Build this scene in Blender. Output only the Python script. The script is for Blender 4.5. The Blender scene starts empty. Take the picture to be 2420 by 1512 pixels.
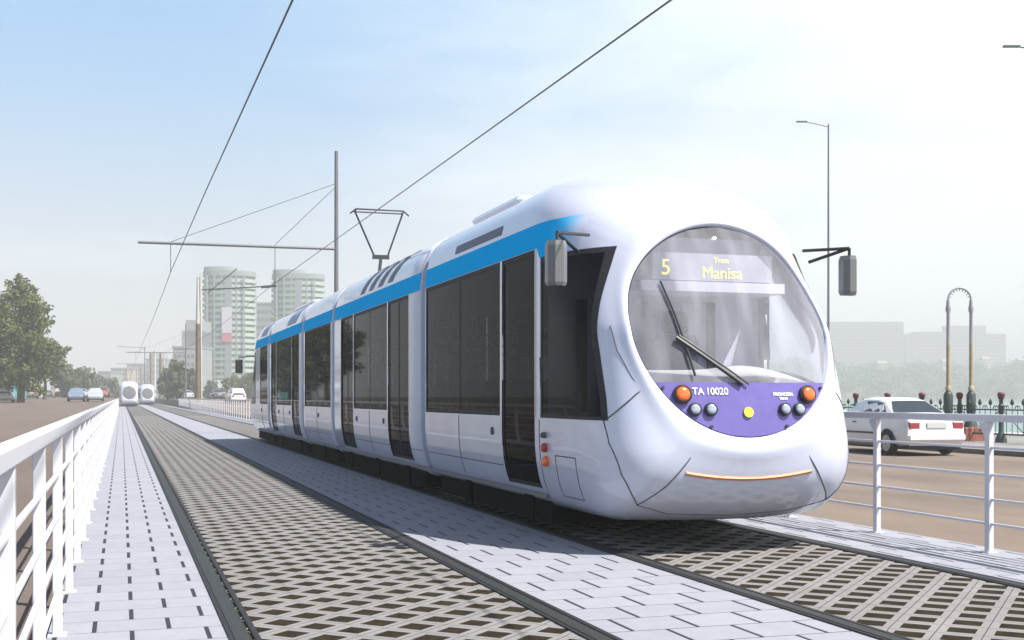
import bpy, math, random
from mathutils import Vector, Matrix
R = math.radians
rnd = random.Random(7)
S = bpy.context.scene
COL = S.collection

# ------------------------------------------------------------------ helpers
class MB:
    def __init__(s): s.v=[]; s.f=[]; s.m=[]
    def add(s, vs, fs, mi=0):
        o=len(s.v); s.v+= [tuple(p) for p in vs]
        for f in fs: s.f.append(tuple(i+o for i in f)); s.m.append(mi)
    def quad(s,a,b,c,d,mi=0): s.add([a,b,c,d],[(0,1,2,3)],mi)
    def box(s,x0,x1,y0,y1,z0,z1,mi=0):
        s.add([(x0,y0,z0),(x1,y0,z0),(x1,y1,z0),(x0,y1,z0),(x0,y0,z1),(x1,y0,z1),(x1,y1,z1),(x0,y1,z1)],
              [(0,3,2,1),(4,5,6,7),(0,1,5,4),(1,2,6,5),(2,3,7,6),(3,0,4,7)],mi)
    def bbox(s,x0,x1,y0,y1,z0,z1,b=.02,mi=0):
        # bevelled box
        xs=[(x0,y0,z0),(x1,y1,z1)]
        def ring(z,i): return [(x0+i,y0+b if i==0 else y0+i,z)]
        P=lambda i,z:[(x0+b+i,y0+i,z),(x1-b-i,y0+i,z),(x1-i,y0+b+i,z),(x1-i,y1-b-i,z),(x1-b-i,y1-i,z),(x0+b+i,y1-i,z),(x0+i,y1-b-i,z),(x0+i,y0+b+i,z)]
        v=P(b*.7,z0)+P(0,z0+b)+P(0,z1-b)+P(b*.7,z1)
        f=[tuple(range(7,-1,-1)),tuple(range(24,32))]
        for r in range(3):
            for k in range(8): f.append((r*8+k,r*8+(k+1)%8,r*8+8+(k+1)%8,r*8+8+k))
        s.add(v,f,mi)
    def obox(s,c,ax,ay,az,hx,hy,hz,mi=0):
        c=Vector(c); ax=Vector(ax).normalized()*hx; ay=Vector(ay).normalized()*hy; az=Vector(az).normalized()*hz
        v=[c+i*ax+j*ay+k*az for k in(-1,1) for j in(-1,1) for i in(-1,1)]
        s.add(v,[(0,2,3,1),(4,5,7,6),(0,1,5,4),(1,3,7,5),(3,2,6,7),(2,0,4,6)],mi)
    def tube(s,pts,r,n=8,mi=0,cap=True):
        pts=[Vector(p) for p in pts]; N=len(pts)
        rr=r if isinstance(r,(list,tuple)) else [r]*N
        v=[];f=[]
        up=None
        for i,p in enumerate(pts):
            d=(pts[min(i+1,N-1)]-pts[max(i-1,0)]).normalized()
            if up is None:
                up=Vector((0,0,1)) if abs(d.z)<.9 else Vector((1,0,0))
            a=d.cross(up).normalized(); b=a.cross(d).normalized(); up=b
            for k in range(n):
                t=2*math.pi*k/n; v.append(p+a*math.cos(t)*rr[i]+b*math.sin(t)*rr[i])
        for i in range(N-1):
            for k in range(n): f.append((i*n+k,i*n+(k+1)%n,(i+1)*n+(k+1)%n,(i+1)*n+k))
        if cap: f.append(tuple(range(n-1,-1,-1))); f.append(tuple((N-1)*n+k for k in range(n)))
        s.add(v,f,mi)
    def lathe(s,prof,c=(0,0,0),n=20,mi=0,axis='z'):
        v=[];f=[]
        for r,h in prof:
            for k in range(n):
                t=2*math.pi*k/n
                p=(r*math.cos(t),r*math.sin(t),h)
                if axis=='x': p=(h,p[0],p[1])
                if axis=='y': p=(p[0],h,p[1])
                v.append((p[0]+c[0],p[1]+c[1],p[2]+c[2]))
        for i in range(len(prof)-1):
            for k in range(n): f.append((i*n+k,i*n+(k+1)%n,(i+1)*n+(k+1)%n,(i+1)*n+k))
        f.append(tuple(range(n-1,-1,-1))); f.append(tuple((len(prof)-1)*n+k for k in range(n)))
        s.add(v,f,mi)
    def grid(s,P,mi=0,closed=False):
        n=len(P[0]); v=[p for r in P for p in r]; f=[]
        for i in range(len(P)-1):
            for k in range(n if closed else n-1): f.append((i*n+k,i*n+(k+1)%n,(i+1)*n+(k+1)%n,(i+1)*n+k))
        s.add(v,f,mi)
    def build(s,name,mats,parent=None,smooth=None,fix=True):
        me=bpy.data.meshes.new(name); me.from_pydata(s.v,[],s.f)
        mats=mats if isinstance(mats,(list,tuple)) else [mats]
        for m in mats: me.materials.append(m)
        if len(mats)>1: me.polygons.foreach_set('material_index',s.m)
        if smooth is not None:
            me.polygons.foreach_set('use_smooth',[True]*len(s.f))
            me.set_sharp_from_angle(angle=R(smooth))
        if fix:
            import bmesh
            bm=bmesh.new(); bm.from_mesh(me)
            if smooth is not None: bmesh.ops.remove_doubles(bm,verts=bm.verts,dist=1e-5)
            bmesh.ops.recalc_face_normals(bm,faces=bm.faces); bm.to_mesh(me); bm.free()
        o=bpy.data.objects.new(name,me); COL.objects.link(o)
        if parent: o.parent=parent
        return o
def empty(name,loc=(0,0,0),rz=0):
    o=bpy.data.objects.new(name,None); COL.objects.link(o); o.location=loc; o.rotation_euler=(0,0,rz); o.empty_display_size=.2
    return o
def tag(o,label,cat,group=None,kind=None):
    o['label']=label; o['category']=cat
    if group: o['group']=group
    if kind: o['kind']=kind
    return o
def struct(o,label=None,cat=None):
    o['kind']='structure'
    if label: o['label']=label
    if cat: o['category']=cat
    return o
def copy_tree(o,parent=None):
    c=o.copy(); COL.objects.link(c); c.parent=parent
    for ch in list(o.children): copy_tree(ch,c)
    return c

# ------------------------------------------------------------------ camera maths (photo 2419 px wide)
F=2865.; A=R(17.85); H=1.35; V0=938.; U0=1209.5
ca,sa=math.cos(A),math.sin(A)
def atD(u,v,zc):
    xc=(u-U0)/F*zc
    return (xc*ca+zc*sa, zc*ca-xc*sa, H+(V0-v)*zc/F)

# ------------------------------------------------------------------ materials
def new_mat(name):
    m=bpy.data.materials.new(name); m.use_nodes=True
    return m, m.node_tree.nodes, m.node_tree.links, m.node_tree.nodes['Principled BSDF']
def mat(name,c,rough=.6,metal=0,coat=0,var=.0,scale=8.,bump=0.,bscale=60.,spec=.5,c2=None,stretch=None,detail=5):
    m,n,l,b=new_mat(name)
    b.inputs['Roughness'].default_value=rough; b.inputs['Metallic'].default_value=metal
    b.inputs['Coat Weight'].default_value=coat; b.inputs['Coat Roughness'].default_value=.06
    b.inputs['Specular IOR Level'].default_value=spec
    b.inputs['Base Color'].default_value=(*c,1)
    if var or c2 or bump:
        tc=n.new('ShaderNodeTexCoord'); src=tc.outputs['Object']
        if stretch:
            mp=n.new('ShaderNodeMapping'); mp.inputs['Scale'].default_value=stretch; l.new(src,mp.inputs['Vector']); src=mp.outputs['Vector']
    if var or c2:
        t=n.new('ShaderNodeTexNoise'); t.inputs['Scale'].default_value=scale; t.inputs['Detail'].default_value=detail; t.inputs['Roughness'].default_value=.65
        l.new(src,t.inputs['Vector'])
        r=n.new('ShaderNodeValToRGB'); r.color_ramp.elements[0].position=.3; r.color_ramp.elements[1].position=.7
        a=c if c2 else tuple(x*(1-var) for x in c); bb=c2 if c2 else tuple(min(1,x*(1+var)) for x in c)
        r.color_ramp.elements[0].color=(*a,1); r.color_ramp.elements[1].color=(*bb,1)
        l.new(t.outputs['Fac'],r.inputs['Fac']); l.new(r.outputs['Color'],b.inputs['Base Color'])
    if bump:
        t2=n.new('ShaderNodeTexNoise'); t2.inputs['Scale'].default_value=bscale; t2.inputs['Detail'].default_value=4
        l.new(src,t2.inputs['Vector'])
        bp=n.new('ShaderNodeBump'); bp.inputs['Strength'].default_value=bump; bp.inputs['Distance'].default_value=.02
        l.new(t2.outputs['Fac'],bp.inputs['Height']); l.new(bp.outputs['Normal'],b.inputs['Normal'])
    return m
def glass(name,tint,ior=1.45,rough=.02,refl=(1,1,1),haze=0):
    m=bpy.data.materials.new(name); m.use_nodes=True; n=m.node_tree.nodes; l=m.node_tree.links
    n.remove(n['Principled BSDF']); out=n['Material Output']
    tr=n.new('ShaderNodeBsdfTransparent'); tr.inputs['Color'].default_value=(*tint,1)
    g=n.new('ShaderNodeBsdfGlossy'); g.inputs['Roughness'].default_value=rough; g.inputs['Color'].default_value=(*refl,1)
    fr=n.new('ShaderNodeFresnel'); fr.inputs['IOR'].default_value=ior
    mx=n.new('ShaderNodeMixShader'); l.new(fr.outputs['Fac'],mx.inputs['Fac'])
    first=tr.outputs['BSDF']
    if haze:  # pale diffuse streaks painted into the pane as sky reflections
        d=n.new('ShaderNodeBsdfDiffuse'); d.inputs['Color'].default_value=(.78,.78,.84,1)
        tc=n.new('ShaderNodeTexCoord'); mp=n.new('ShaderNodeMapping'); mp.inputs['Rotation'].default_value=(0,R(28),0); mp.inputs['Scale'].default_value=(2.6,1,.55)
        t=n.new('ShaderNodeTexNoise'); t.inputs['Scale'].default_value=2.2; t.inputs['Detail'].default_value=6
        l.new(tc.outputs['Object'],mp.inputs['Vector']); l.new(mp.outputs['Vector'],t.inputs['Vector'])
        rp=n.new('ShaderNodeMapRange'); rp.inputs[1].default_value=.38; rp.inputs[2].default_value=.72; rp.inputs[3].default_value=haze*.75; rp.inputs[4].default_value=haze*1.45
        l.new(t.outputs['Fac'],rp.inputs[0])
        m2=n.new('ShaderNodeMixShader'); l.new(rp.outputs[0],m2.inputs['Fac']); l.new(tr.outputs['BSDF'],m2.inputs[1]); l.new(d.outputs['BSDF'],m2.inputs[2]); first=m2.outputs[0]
    l.new(first,mx.inputs[1]); l.new(g.outputs['BSDF'],mx.inputs[2]); l.new(mx.outputs[0],out.inputs['Surface'])
    return m
def emit(name,c,s=1):
    m=bpy.data.materials.new(name); m.use_nodes=True; n=m.node_tree.nodes; l=m.node_tree.links
    b=n['Principled BSDF']; b.inputs['Base Color'].default_value=(*c,1); b.inputs['Emission Color'].default_value=(*c,1); b.inputs['Emission Strength'].default_value=s
    return m
M={}
M['white']=mat('tram_white_paint',(.525,.55,.665),.30,coat=.9,var=.03,scale=1.3)
M['blue']=mat('tram_blue_paint',(.004,.43,.88),.5,spec=0)
M['purple']=mat('purple_panel',(.125,.10,.33),.3,coat=.4,var=.08,scale=6)
M['bellows']=mat('bellows_rubber',(.30,.36,.48),.6,var=.1,scale=20)
M['dark']=mat('dark_metal',(.025,.027,.03),.5)
M['black']=mat('black_rubber',(.012,.012,.014),.7)
M['under']=mat('underframe_black',(.004,.004,.004),.9,spec=.05)
M['seam']=mat('seam_grey',(.07,.075,.09),.6)
M['grey']=mat('mirror_grey',(.12,.124,.128),.35,coat=.3)
M['orange']=mat('orange_lens',(.85,.14,.02),.2,coat=.8)
M['red']=mat('red_lens',(.35,.02,.02),.25,coat=.5)
M['yellow']=mat('yellow_disc',(.80,.80,.06),.4)
M['lens']=mat('headlight_lens',(.40,.43,.52),.12,metal=.4,coat=1)
M['line']=mat('orange_line',(.62,.20,.07),.5)
M['text']=mat('white_lettering',(.85,.84,.92),.5)
M['amber']=emit('amber_led',(.95,.78,.16),.50)
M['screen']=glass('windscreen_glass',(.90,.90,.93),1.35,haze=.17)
M['cabglass']=glass('cab_side_glass',(.14,.16,.17),1.08); M['cabclear']=glass('cab_clear_glass',(.80,.84,.88),1.14)
M['sideglass']=glass('tinted_glass',(.115,.135,.155),1.075,.02)
M['doorglass']=glass('door_glass',(.06,.07,.10),1.075,.02)
M['cab']=mat('cab_lining',(.58,.57,.66),.7)
M['cabpanel']=mat('cab_bulkhead',(.34,.34,.43),.6,var=.08,scale=2)
M['display']=mat('display_case',(.40,.40,.49),.4)
M['dash']=mat('dashboard_grey',(.48,.48,.50),.6)
M['interior']=mat('saloon_lining',(.16,.16,.17),.7)
M['seat']=mat('seat_fabric',(.03,.035,.05),.8)
M['handrail']=mat('handrail_steel',(.5,.5,.52),.3,metal=.7)
M['vent']=mat('roof_vent_dark',(.07,.085,.14),.5)
M['rail']=mat('rail_steel',(.030,.032,.031),.6,metal=0,spec=.25,var=.25,scale=3,stretch=(30,1,30))
M['fence']=mat('white_fence_paint',(.56,.56,.60),.4,var=.03,scale=3)
M['wire']=mat('wire_copper_dark',(.05,.055,.06),.5)
M['pole']=mat('galvanised_pole',(.14,.14,.16),.5,metal=0,var=.08,scale=4)
M['soil']=mat('soil_in_pavers',(.017,.013,.010),.95,c2=(.042,.034,.02),scale=9,bump=.8,bscale=90,spec=.05)
M['lattice']=mat('concrete_grid_pavers',(.165,.157,.148),.85,c2=(.225,.213,.212),scale=1.6,bump=.25,bscale=140,detail=8)
M['bedfar']=mat('concrete_grid_far',(.085,.082,.078),.9,c2=(.11,.107,.102),scale=2,stretch=(1,.3,1))
M['joint']=mat('paving_joint',(.018,.02,.028),.9)
M['asphalt']=mat('brown_asphalt',(.10,.075,.06),.9,c2=(.135,.103,.083),scale=.35,bump=.35,bscale=70,stretch=(1,.35,1),detail=10)
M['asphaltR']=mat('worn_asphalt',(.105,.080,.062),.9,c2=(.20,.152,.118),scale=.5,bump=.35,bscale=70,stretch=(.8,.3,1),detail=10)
M['pave']=mat('pale_pavement',(.17,.165,.155),.9,c2=(.23,.22,.21),scale=.8,bump=.2,bscale=30)
M['kerb']=mat('kerb_stone',(.11,.105,.10),.9,var=.2,scale=2)
M['ground']=mat('dusty_ground',(.10,.095,.065),.95,c2=(.15,.135,.10),scale=.02)
M['quay']=mat('white_concrete',(.36,.36,.35),.8,var=.1,scale=.6)
def brick_mat(name,c,var):
    m,n,l,b=new_mat(name); b.inputs['Roughness'].default_value=.7
    at=n.new('ShaderNodeAttribute'); at.attribute_name='tint'
    tc=n.new('ShaderNodeTexCoord'); t=n.new('ShaderNodeTexNoise'); t.inputs['Scale'].default_value=7; t.inputs['Detail'].default_value=8; t.inputs['Roughness'].default_value=.7
    l.new(tc.outputs['Object'],t.inputs['Vector'])
    a=n.new('ShaderNodeMath'); a.operation='ADD'; l.new(at.outputs['Fac'],a.inputs[0]); 
    s=n.new('ShaderNodeMath'); s.operation='MULTIPLY_ADD'; s.inputs[1].default_value=1.1; s.inputs[2].default_value=-.55; l.new(t.outputs['Fac'],s.inputs[0]); l.new(s.outputs[0],a.inputs[1])
    r=n.new('ShaderNodeValToRGB'); r.color_ramp.elements[0].color=(*[x*(1-var) for x in c],1); r.color_ramp.elements[1].color=(*[x*(1+var) for x in c],1)
    l.new(a.outputs[0],r.inputs['Fac']); l.new(r.outputs['Color'],b.inputs['Base Color'])
    bp=n.new('ShaderNodeBump'); bp.inputs['Strength'].default_value=.25; bp.inputs['Distance'].default_value=.01
    t2=n.new('ShaderNodeTexNoise'); t2.inputs['Scale'].default_value=120; l.new(tc.outputs['Object'],t2.inputs['Vector']); l.new(t2.outputs['Fac'],bp.inputs['Height']); l.new(bp.outputs['Normal'],b.inputs['Normal'])
    return m
M['brick']=brick_mat('pale_paving_blocks',(.262,.267,.30),.15)

# ------------------------------------------------------------------ ground, roads
def riseL(Y): return -.12+.0078*max(0,min(Y,185)-15)
def riseR(Y): return -.12+.009*max(0,min(Y,170)-48)
ysL=[-8,0,8,15,30,60,100,140,185,260,420,700]
def sheet(name,x0,x1,ys,zf,m,skirt=0,dz=0):
    b=MB(); b.grid([[(x0,y,zf(y)+dz),(x1,y,zf(y)+dz)] for y in ys])
    if skirt: b.grid([[(skirt,y,zf(y)+dz),(skirt,y,-1.2)] for y in ys])
    return b.build(name,m)
struct(sheet('road',-13.2,-.40,ysL,riseL,M['asphalt'],skirt=-.40),'brown asphalt road left of the white railing','road')
o=sheet('pavement',-17,-13.35,ysL,lambda y:riseL(y)+.12,M['pave']); struct(o,'pale footway along the far side of the left road','pavement')
o=sheet('kerb',-13.35,-13.2,ysL,lambda y:riseL(y)+.13,M['kerb'],skirt=-13.2); struct(o,'kerb at the far side of the left road','kerb')
struct(sheet('ground',-1500,-17,ysL+[1500,3000],lambda y:riseL(y)+.08,M['ground']),'dusty ground left of the street','ground')
o=sheet('road',7.42,21.0,ysL,riseR,M['asphaltR'],skirt=7.42); struct(o,'sunlit brown road right of the tram','road')
o=sheet('kerb',21.0,21.18,ysL,lambda y:riseR(y)+.125,M['kerb'],skirt=21.0); struct(o,'kerb of the lakeside pavement','kerb')
o=sheet('pavement',21.18,30.5,ysL,lambda y:riseR(y)+.12,M['pave']); struct(o,'lakeside pavement behind the white car','pavement')
b=MB(); b.box(30.5,32,-8,700,-2,.02); b.box(32,36,-8,700,-2,-.75); struct(b.build('quay',M['quay']),'white concrete quay along the lake','quay')
b=MB(); b.quad((-.40,-8,-.06),(7.42,-8,-.06),(7.42,262,-.06),(-.40,262,-.06)); struct(b.build('ground',M['joint']),'base layer below the tram platform','ground')
b=MB(); b.quad((-1500,700,.9),(36,700,.9),(36,3000,.9),(-1500,3000,.9)); b.quad((-.6,258,-.1),(7.6,258,-.1),(7.6,700,.9),(-.6,700,.9)); struct(b.build('ground',M['ground']),'far ground beyond the end of the tracks','ground')
# painted dashes on the right road
mk=mat('road_paint',(.5,.48,.45),.8,var=.2,scale=5)
# water
m,n,l,bs=new_mat('lake_water'); bs.inputs['Base Color'].default_value=(.035,.16,.14,1); bs.inputs['Roughness'].default_value=.18; bs.inputs['Specular IOR Level'].default_value=.25
tc=n.new('ShaderNodeTexCoord'); t=n.new('ShaderNodeTexNoise'); t.inputs['Scale'].default_value=.8; t.inputs['Detail'].default_value=6; l.new(tc.outputs['Object'],t.inputs['Vector'])
bp=n.new('ShaderNodeBump'); bp.inputs['Strength'].default_value=.6; bp.inputs['Distance'].default_value=.25; l.new(t.outputs['Fac'],bp.inputs['Height']); l.new(bp.outputs['Normal'],bs.inputs['Normal'])
b=MB(); b.quad((35,-60,-1.4),(2400,-60,-1.4),(2400,2600,-1.4),(35,2600,-1.4)); struct(b.build('water',m),'teal lake behind the iron fence','water')

# pavings of blocks
def paving(name,x0,x1,y0,y1,ph_x,ph_y,px,py,label,gx=.026,gy=.009):
    vs=[];fs=[];tint=[]
    k=math.floor((y0-ph_y)/py)
    y=ph_y+k*py
    while y<y1:
        off=ph_x+(px/2 if k%2 else 0)
        i0=math.floor((x0-off)/px)
        xx=off+i0*px
        while xx<x1:
            a=max(x0,xx+gx/2); c=min(x1,xx+px-gx/2)
            if c-a>.02:
                d=y+gy/2; e=y+py-gy/2; bv=.003; t=.5+.30*(rnd.random()-.5); zt=0
                o=len(vs)
                vs+=[(a+bv,d+bv,zt),(c-bv,d+bv,zt),(c-bv,e-bv,zt),(a+bv,e-bv,zt),(a,d,-.0012),(c,d,-.0012),(c,e,-.0012),(a,e,-.0012),(a,d,-.006),(c,d,-.006),(c,e,-.006),(a,e,-.006)]
                fs+=[(o,o+1,o+2,o+3)]
                for q in range(4):
                    w=(q+1)%4
                    fs+=[(o+4+q,o+4+w,o+w,o+q),(o+8+q,o+8+w,o+4+w,o+4+q)]
                tint+=[t]*9
            xx+=px
        y+=py; k+=1
    me=bpy.data.meshes.new(name); me.from_pydata(vs,[],fs); me.materials.append(M['brick'])
    at=me.attributes.new('tint','FLOAT','FACE'); at.data.foreach_set('value',tint)
    o=bpy.data.objects.new(name,me); COL.objects.link(o); struct(o,label,'paving')
    b=MB(); b.quad((x0,y0,-.003),(x1,y0,-.003),(x1,y1,-.003),(x0,y1,-.003)); q=b.build('paving_joints',M['joint'],o); return o
paving('paving',-.40,.57,1.2,215,-.15,7.35,.415,.372,'pale block paving between left railing and first rail',gy=.017)
paving('paving',2.64,4.01,2,250,3.23,6.45,.417,.385,'pale block paving strip between the two tracks',gy=.019)
paving('paving',6.20,7.42,2,250,6.3,6.45,.417,.385,'pale block paving below the right railing',gy=.019)

# track beds of lattice pavers
def bed(x0,x1,y0,y1,xp,label):
    p=.1835; hd=.116; b=MB()
    nI=int((y1-y0)/p)+2
    for j in range(nI):
        cy=y0+j*p
        i0=math.floor((x0-xp)/(2*p))-1; i1=math.ceil((x1-xp)/(2*p))+1
        for i in range(i0,i1+1):
            cx=xp+i*2*p+(p if j%2 else 0)
            if cx<x0-p or cx>x1+p: continue
            cl=lambda x:min(max(x,x0-.06),x1+.06)
            g=.0035
            h=hd*rnd.uniform(.94,1.05)
            O=[(cl(cx+(p-g)),cy,0),(cl(cx),cy+p-g,0),(cl(cx-(p-g)),cy,0),(cl(cx),cy-p+g,0)]
            I=[(cl(cx+h),cy,-.001),(cl(cx),cy+h,-.001),(cl(cx-h),cy,-.001),(cl(cx),cy-h,-.001)]
            D=[(q[0],q[1],-.006) for q in I]
            o=len(b.v); b.v+=O+I+D
            for q in range(4):
                w=(q+1)%4
                b.f+=[(o+q,o+w,o+4+w,o+4+q),(o+4+q,o+4+w,o+8+w,o+8+q)]; b.m+=[0,0]
    b.quad((x0-.08,y0-.2,-.0035),(x1+.08,y0-.2,-.0035),(x1+.08,y1,-.0035),(x0-.08,y1,-.0035),1)
    b.quad((x0-.08,y1,-.006),(x1+.08,y1,-.006),(x1+.08,255,-.006),(x0-.08,255,-.006),2)
    o=b.build('track_bed',[M['lattice'],M['soil'],M['bedfar']],fix=False); struct(o,label,'track bed'); return o
bed(.74,2.465,2.2,90,.9154+.1835*0,'grey lattice pavers of the empty left track')
bed(4.17,6.03,3.5,90,4.45,'grey lattice pavers of the track under the tram')
# rails
def rail(x0,x1,label):
    r=empty('tram_rail',((x0+x1)/2,0,0))
    w=(x1-x0)/2
    y0,y1=0,252
    b=MB(); b.box(-w,-w+.028,y0,y1,-.05,.010); b.box(w-.028,w,y0,y1,-.05,.010); b.box(.028,.052,y0,y1,-.05,-.02)
    b.build('rubber_strip',M['black'],r)
    b=MB(); b.box(-w+.028,.028,y0,y1,-.05,.014); b.box(.052,w-.028,y0,y1,-.05,.008)
    b.build('rail_head',M['rail'],r)
    return tag(r,label,'rail','rails of the two tram tracks')
rail(.57,.74,'dark grooved rail beside the narrow left paving')
rail(2.465,2.64,'dark grooved rail between left lattice track and middle paving')
rail(4.01,4.17,'dark grooved rail on the tram\'s near side beside middle paving')
rail(6.03,6.20,'dark grooved rail below the right railing')

# ------------------------------------------------------------------ white railings
def railing(X,y0,dy,n,label,mir=1):
    r=empty('railing',(X,y0,0))
    L=dy*(n-1)
    def bar(z0,z1,w):
        b=MB(); b.bbox(-w/2,w/2,-.9 if mir<0 else -.3,L+.1,z0,z1,.006); return b
    bar(1.135,1.20,.07).build('top_rail',M['fence'],r)
    for z in (.90,.665,.45,.24): bar(z,z+.024,.024).build('middle_rail',M['fence'],r)
    b=MB(); b.bbox(-.027,.027,-.03,.03,0,1.135,.005); b.box(-.05,.05,-.055,.055,.001,.012)
    b.add([(-.012,.035,1.129),(.012,.035,1.129),(.012,.035,.99),(-.012,.035,.99),(-.012,.12,1.129),(.012,.12,1.129)],[(0,1,2,3),(0,3,4),(1,5,2),(3,2,5,4),(0,4,5,1)])
    p=b.build('post',M['fence'],r)
    for i in range(1,n):
        q=p.copy(); COL.objects.link(q); q.parent=r; q.location=(0,i*dy,0)
    return tag(r,label,'railing')
railing(-.345,.92,1.6,98,'white railing of posts and five bars along the left road',-1)
railing(7.16,5.46,1.64,98,'white railing of posts and five bars right of the tram')

# ------------------------------------------------------------------ overhead line
def wire(x,label,r_):
    b=MB(); pts=[(x,-4,5.0),(x,12,5.25),(x,25,5.46),(x,43,5.62)] if x<3 else [(4.30,2,4.586),(4.58,9.68,4.827),(4.62,10.76,4.86),(4.68,12.41,4.911),(4.79,15.05,5.002),(4.93,18.84,5.12),(5.08,24.56,5.251),(5.12,31.18,5.303),(5.12,43,5.34)]
    y=43; h0=pts[-1][2]; x=pts[-1][0]
    while y<250:
        for k in range(1,9):
            t=k/8; pts.append((x,y+53*t,h0-.10*4*t*(1-t)))
        y+=53
    b.tube(pts,r_,6); o=b.build('overhead_wire',M['wire'],smooth=60)
    return tag(o,label,'wire','overhead wires above the tracks')
wire(1.6,'black overhead wire above the empty left track',.0115)
wire(5.1,'black overhead wire touching the tram pantograph',.0095)
def catenary():
    r=empty('catenary_pole',(7.28,43,0))
    b=MB(); b.tube([(0,0,0),(0,0,10.1)],[.095,.065],12); b.lathe([(.2,0),(.2,.03),(.13,.05)],(0,0,.0),12); b.build('pole',M['pole'],r,40)
    b=MB(); b.tube([(0,0,6.62),(-6.75,0,6.60)],.05,8); b.build('arm',M['pole'],r,40)
    b=MB(); b.tube([(0,0,8.85),(-2.2,0,6.64)],.010,5); b.tube([(0,0,8.95),(-5.7,0,6.64)],.010,5); b.build('stay_wire',M['wire'],r)
    for x,zh in ((-2.16,5.34),(-5.68,5.62)):
        b=MB(); b.tube([(x,0,6.6),(x,0,zh)],.012,5); b.tube([(x,-.12,zh+.02),(x,.12,zh+.02)],.018,5); b.build('hanger',M['wire'],r)
    return r
c0=catenary(); tag(c0,'tall thin catenary pole with arm, directly behind the tram','pole','catenary poles')
c1=copy_tree(c0); c1.location=(7.28,149,0); c1['label']='far small catenary pole standing at the right railing'

# ------------------------------------------------------------------ THE TRAM
HALF=[(0,.245),(.5,.245),(.9,.255),(1.03,.29),(1.10,.36),(1.145,.45),(1.18,.55),(1.21,.70),(1.225,.85),(1.23,1.0),(1.23,1.15),(1.23,1.6),(1.23,2.2),(1.23,2.55),(1.228,2.80),(1.222,2.9),(1.205,3.05),(1.165,3.20),(1.10,3.33),(1.0,3.44),(.86,3.53),(.65,3.595),(.35,3.63),(0,3.64)]
def densify(h,step=.075):
    out=[h[0]]
    for a,b in zip(h,h[1:]):
        k=max(1,math.ceil(math.hypot(b[0]-a[0],b[1]-a[1])/step))
        for i in range(1,k+1): out.append((a[0]+(b[0]-a[0])*i/k,a[1]+(b[1]-a[1])*i/k))
    return out
HD=densify(HALF)
PROF=HD+[(-x,z) for x,z in HD[-2:0:-1]]       # closed ring
CZ=1.95; RC=.955
def side_x(z):
    for a,b in zip(HALF,HALF[1:]):
        if a[1]<=z<=b[1] and b[1]>a[1]:
            return a[0]+(b[0]-a[0])*(z-a[1])/(b[1]-a[1])
    return 1.23
angs=sorted((math.atan2(z-CZ,x),math.hypot(x,z-CZ)) for x,z in PROF)
def R0(phi):
    lo,hi=0,len(angs)
    import bisect
    i=bisect.bisect(angs,(phi,0))
    a=angs[i-1]; b=angs[i%len(angs)]
    d=(b[0]-a[0])%(2*math.pi)
    t=((phi-a[0])%(2*math.pi))/d if d>1e-9 else 0
    # intersect with the chord
    p0=(a[1]*math.cos(a[0]),a[1]*math.sin(a[0])); p1=(b[1]*math.cos(b[0]),b[1]*math.sin(b[0]))
    ex,ez=p1[0]-p0[0],p1[1]-p0[1]; dx,dz=math.cos(phi),math.sin(phi)
    den=dx*ez-dz*ex
    if abs(den)<1e-9: return a[1]*(1-t)+b[1]*t
    return (p0[0]*ez-p0[1]*ex)/den
LEAN=[(.15,.55),(.245,.36),(.45,.12),(.6,.03),(.8,0),(1.0,.02),(1.5,.125),(1.95,.26),(2.4,.43),(2.92,.67),(3.2,.93),(3.4,1.22),(3.55,1.50),(3.64,1.68),(3.8,2.0)]
def lean(z):
    L=LEAN
    for i in range(len(L)-1):
        if z<=L[i+1][0] or i==len(L)-2:
            z0,y0=L[i]; z1,y1=L[i+1]; h=z1-z0
            sl=lambda k:(L[min(k+1,len(L)-1)][1]-L[max(k-1,0)][1])/(L[min(k+1,len(L)-1)][0]-L[max(k-1,0)][0])
            t=(z-z0)/h; t2=t*t; t3=t2*t
            return (2*t3-3*t2+1)*y0+(t3-2*t2+t)*h*sl(i)+(-2*t3+3*t2)*y1+(t3-t2)*h*sl(i+1)
def Yf(x,z):
    phi=math.atan2(z-CZ,x); k=min(1,math.hypot(x,z-CZ)/R0(phi))
    c,s=math.cos(phi),math.sin(phi)
    up=max(0,s)*abs(c)*2
    D=1.02*c*c+(.68 if s>0 else .35)*s*s+.42*up
    u2=max(0,s)
    return lean(z)+.065*x*x+D*(1-max(0,1-k**(6.1+.2*c*c-2.95*up))**(.372+.195*u2))
def fx(x,z,off=.0):  # point on the front, off metres proud
    return (x,Yf(x,z)-off,z)
TL=30.2
JOINTS=[6.78,14.05,18.15,24.65]     # articulation centres, local y
GAP=.15
def flip(p): return (-p[0],TL-p[1],p[2])
def tube_shell(b,stations,cut=None,ramp=None):
    # ramp: first strip of a cab section, where the roof only starts at the second station
    for si,(y0,y1) in enumerate(zip(stations,stations[1:])):
        for k in range(len(PROF)):
            p,q=PROF[k],PROF[(k+1)%len(PROF)]
            c=((p[0]+q[0])/2,(y0+y1)/2,(p[1]+q[1])/2)
            if cut and cut(c): continue
            if ramp==si:
                hp,hq=p[1]>2.8001,q[1]>2.8001
                if hp and hq: continue
                far=y1 if ramp==0 else y0; near=y0 if ramp==0 else y1
                if hp or hq:
                    lo,hi=(q,p) if hp else (p,q)
                    b.add([(lo[0],near,lo[1]),(lo[0],far,lo[1]),(hi[0],far,hi[1])],[(0,1,2)]); continue
            b.quad((p[0],y0,p[1]),(q[0],y0,q[1]),(q[0],y1,q[1]),(p[0],y1,p[1]))
ZS=[.45,.50,.55,.62,.70,.85,1.0,1.15,1.4,1.6,1.9,2.2,2.55,2.80]
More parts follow.
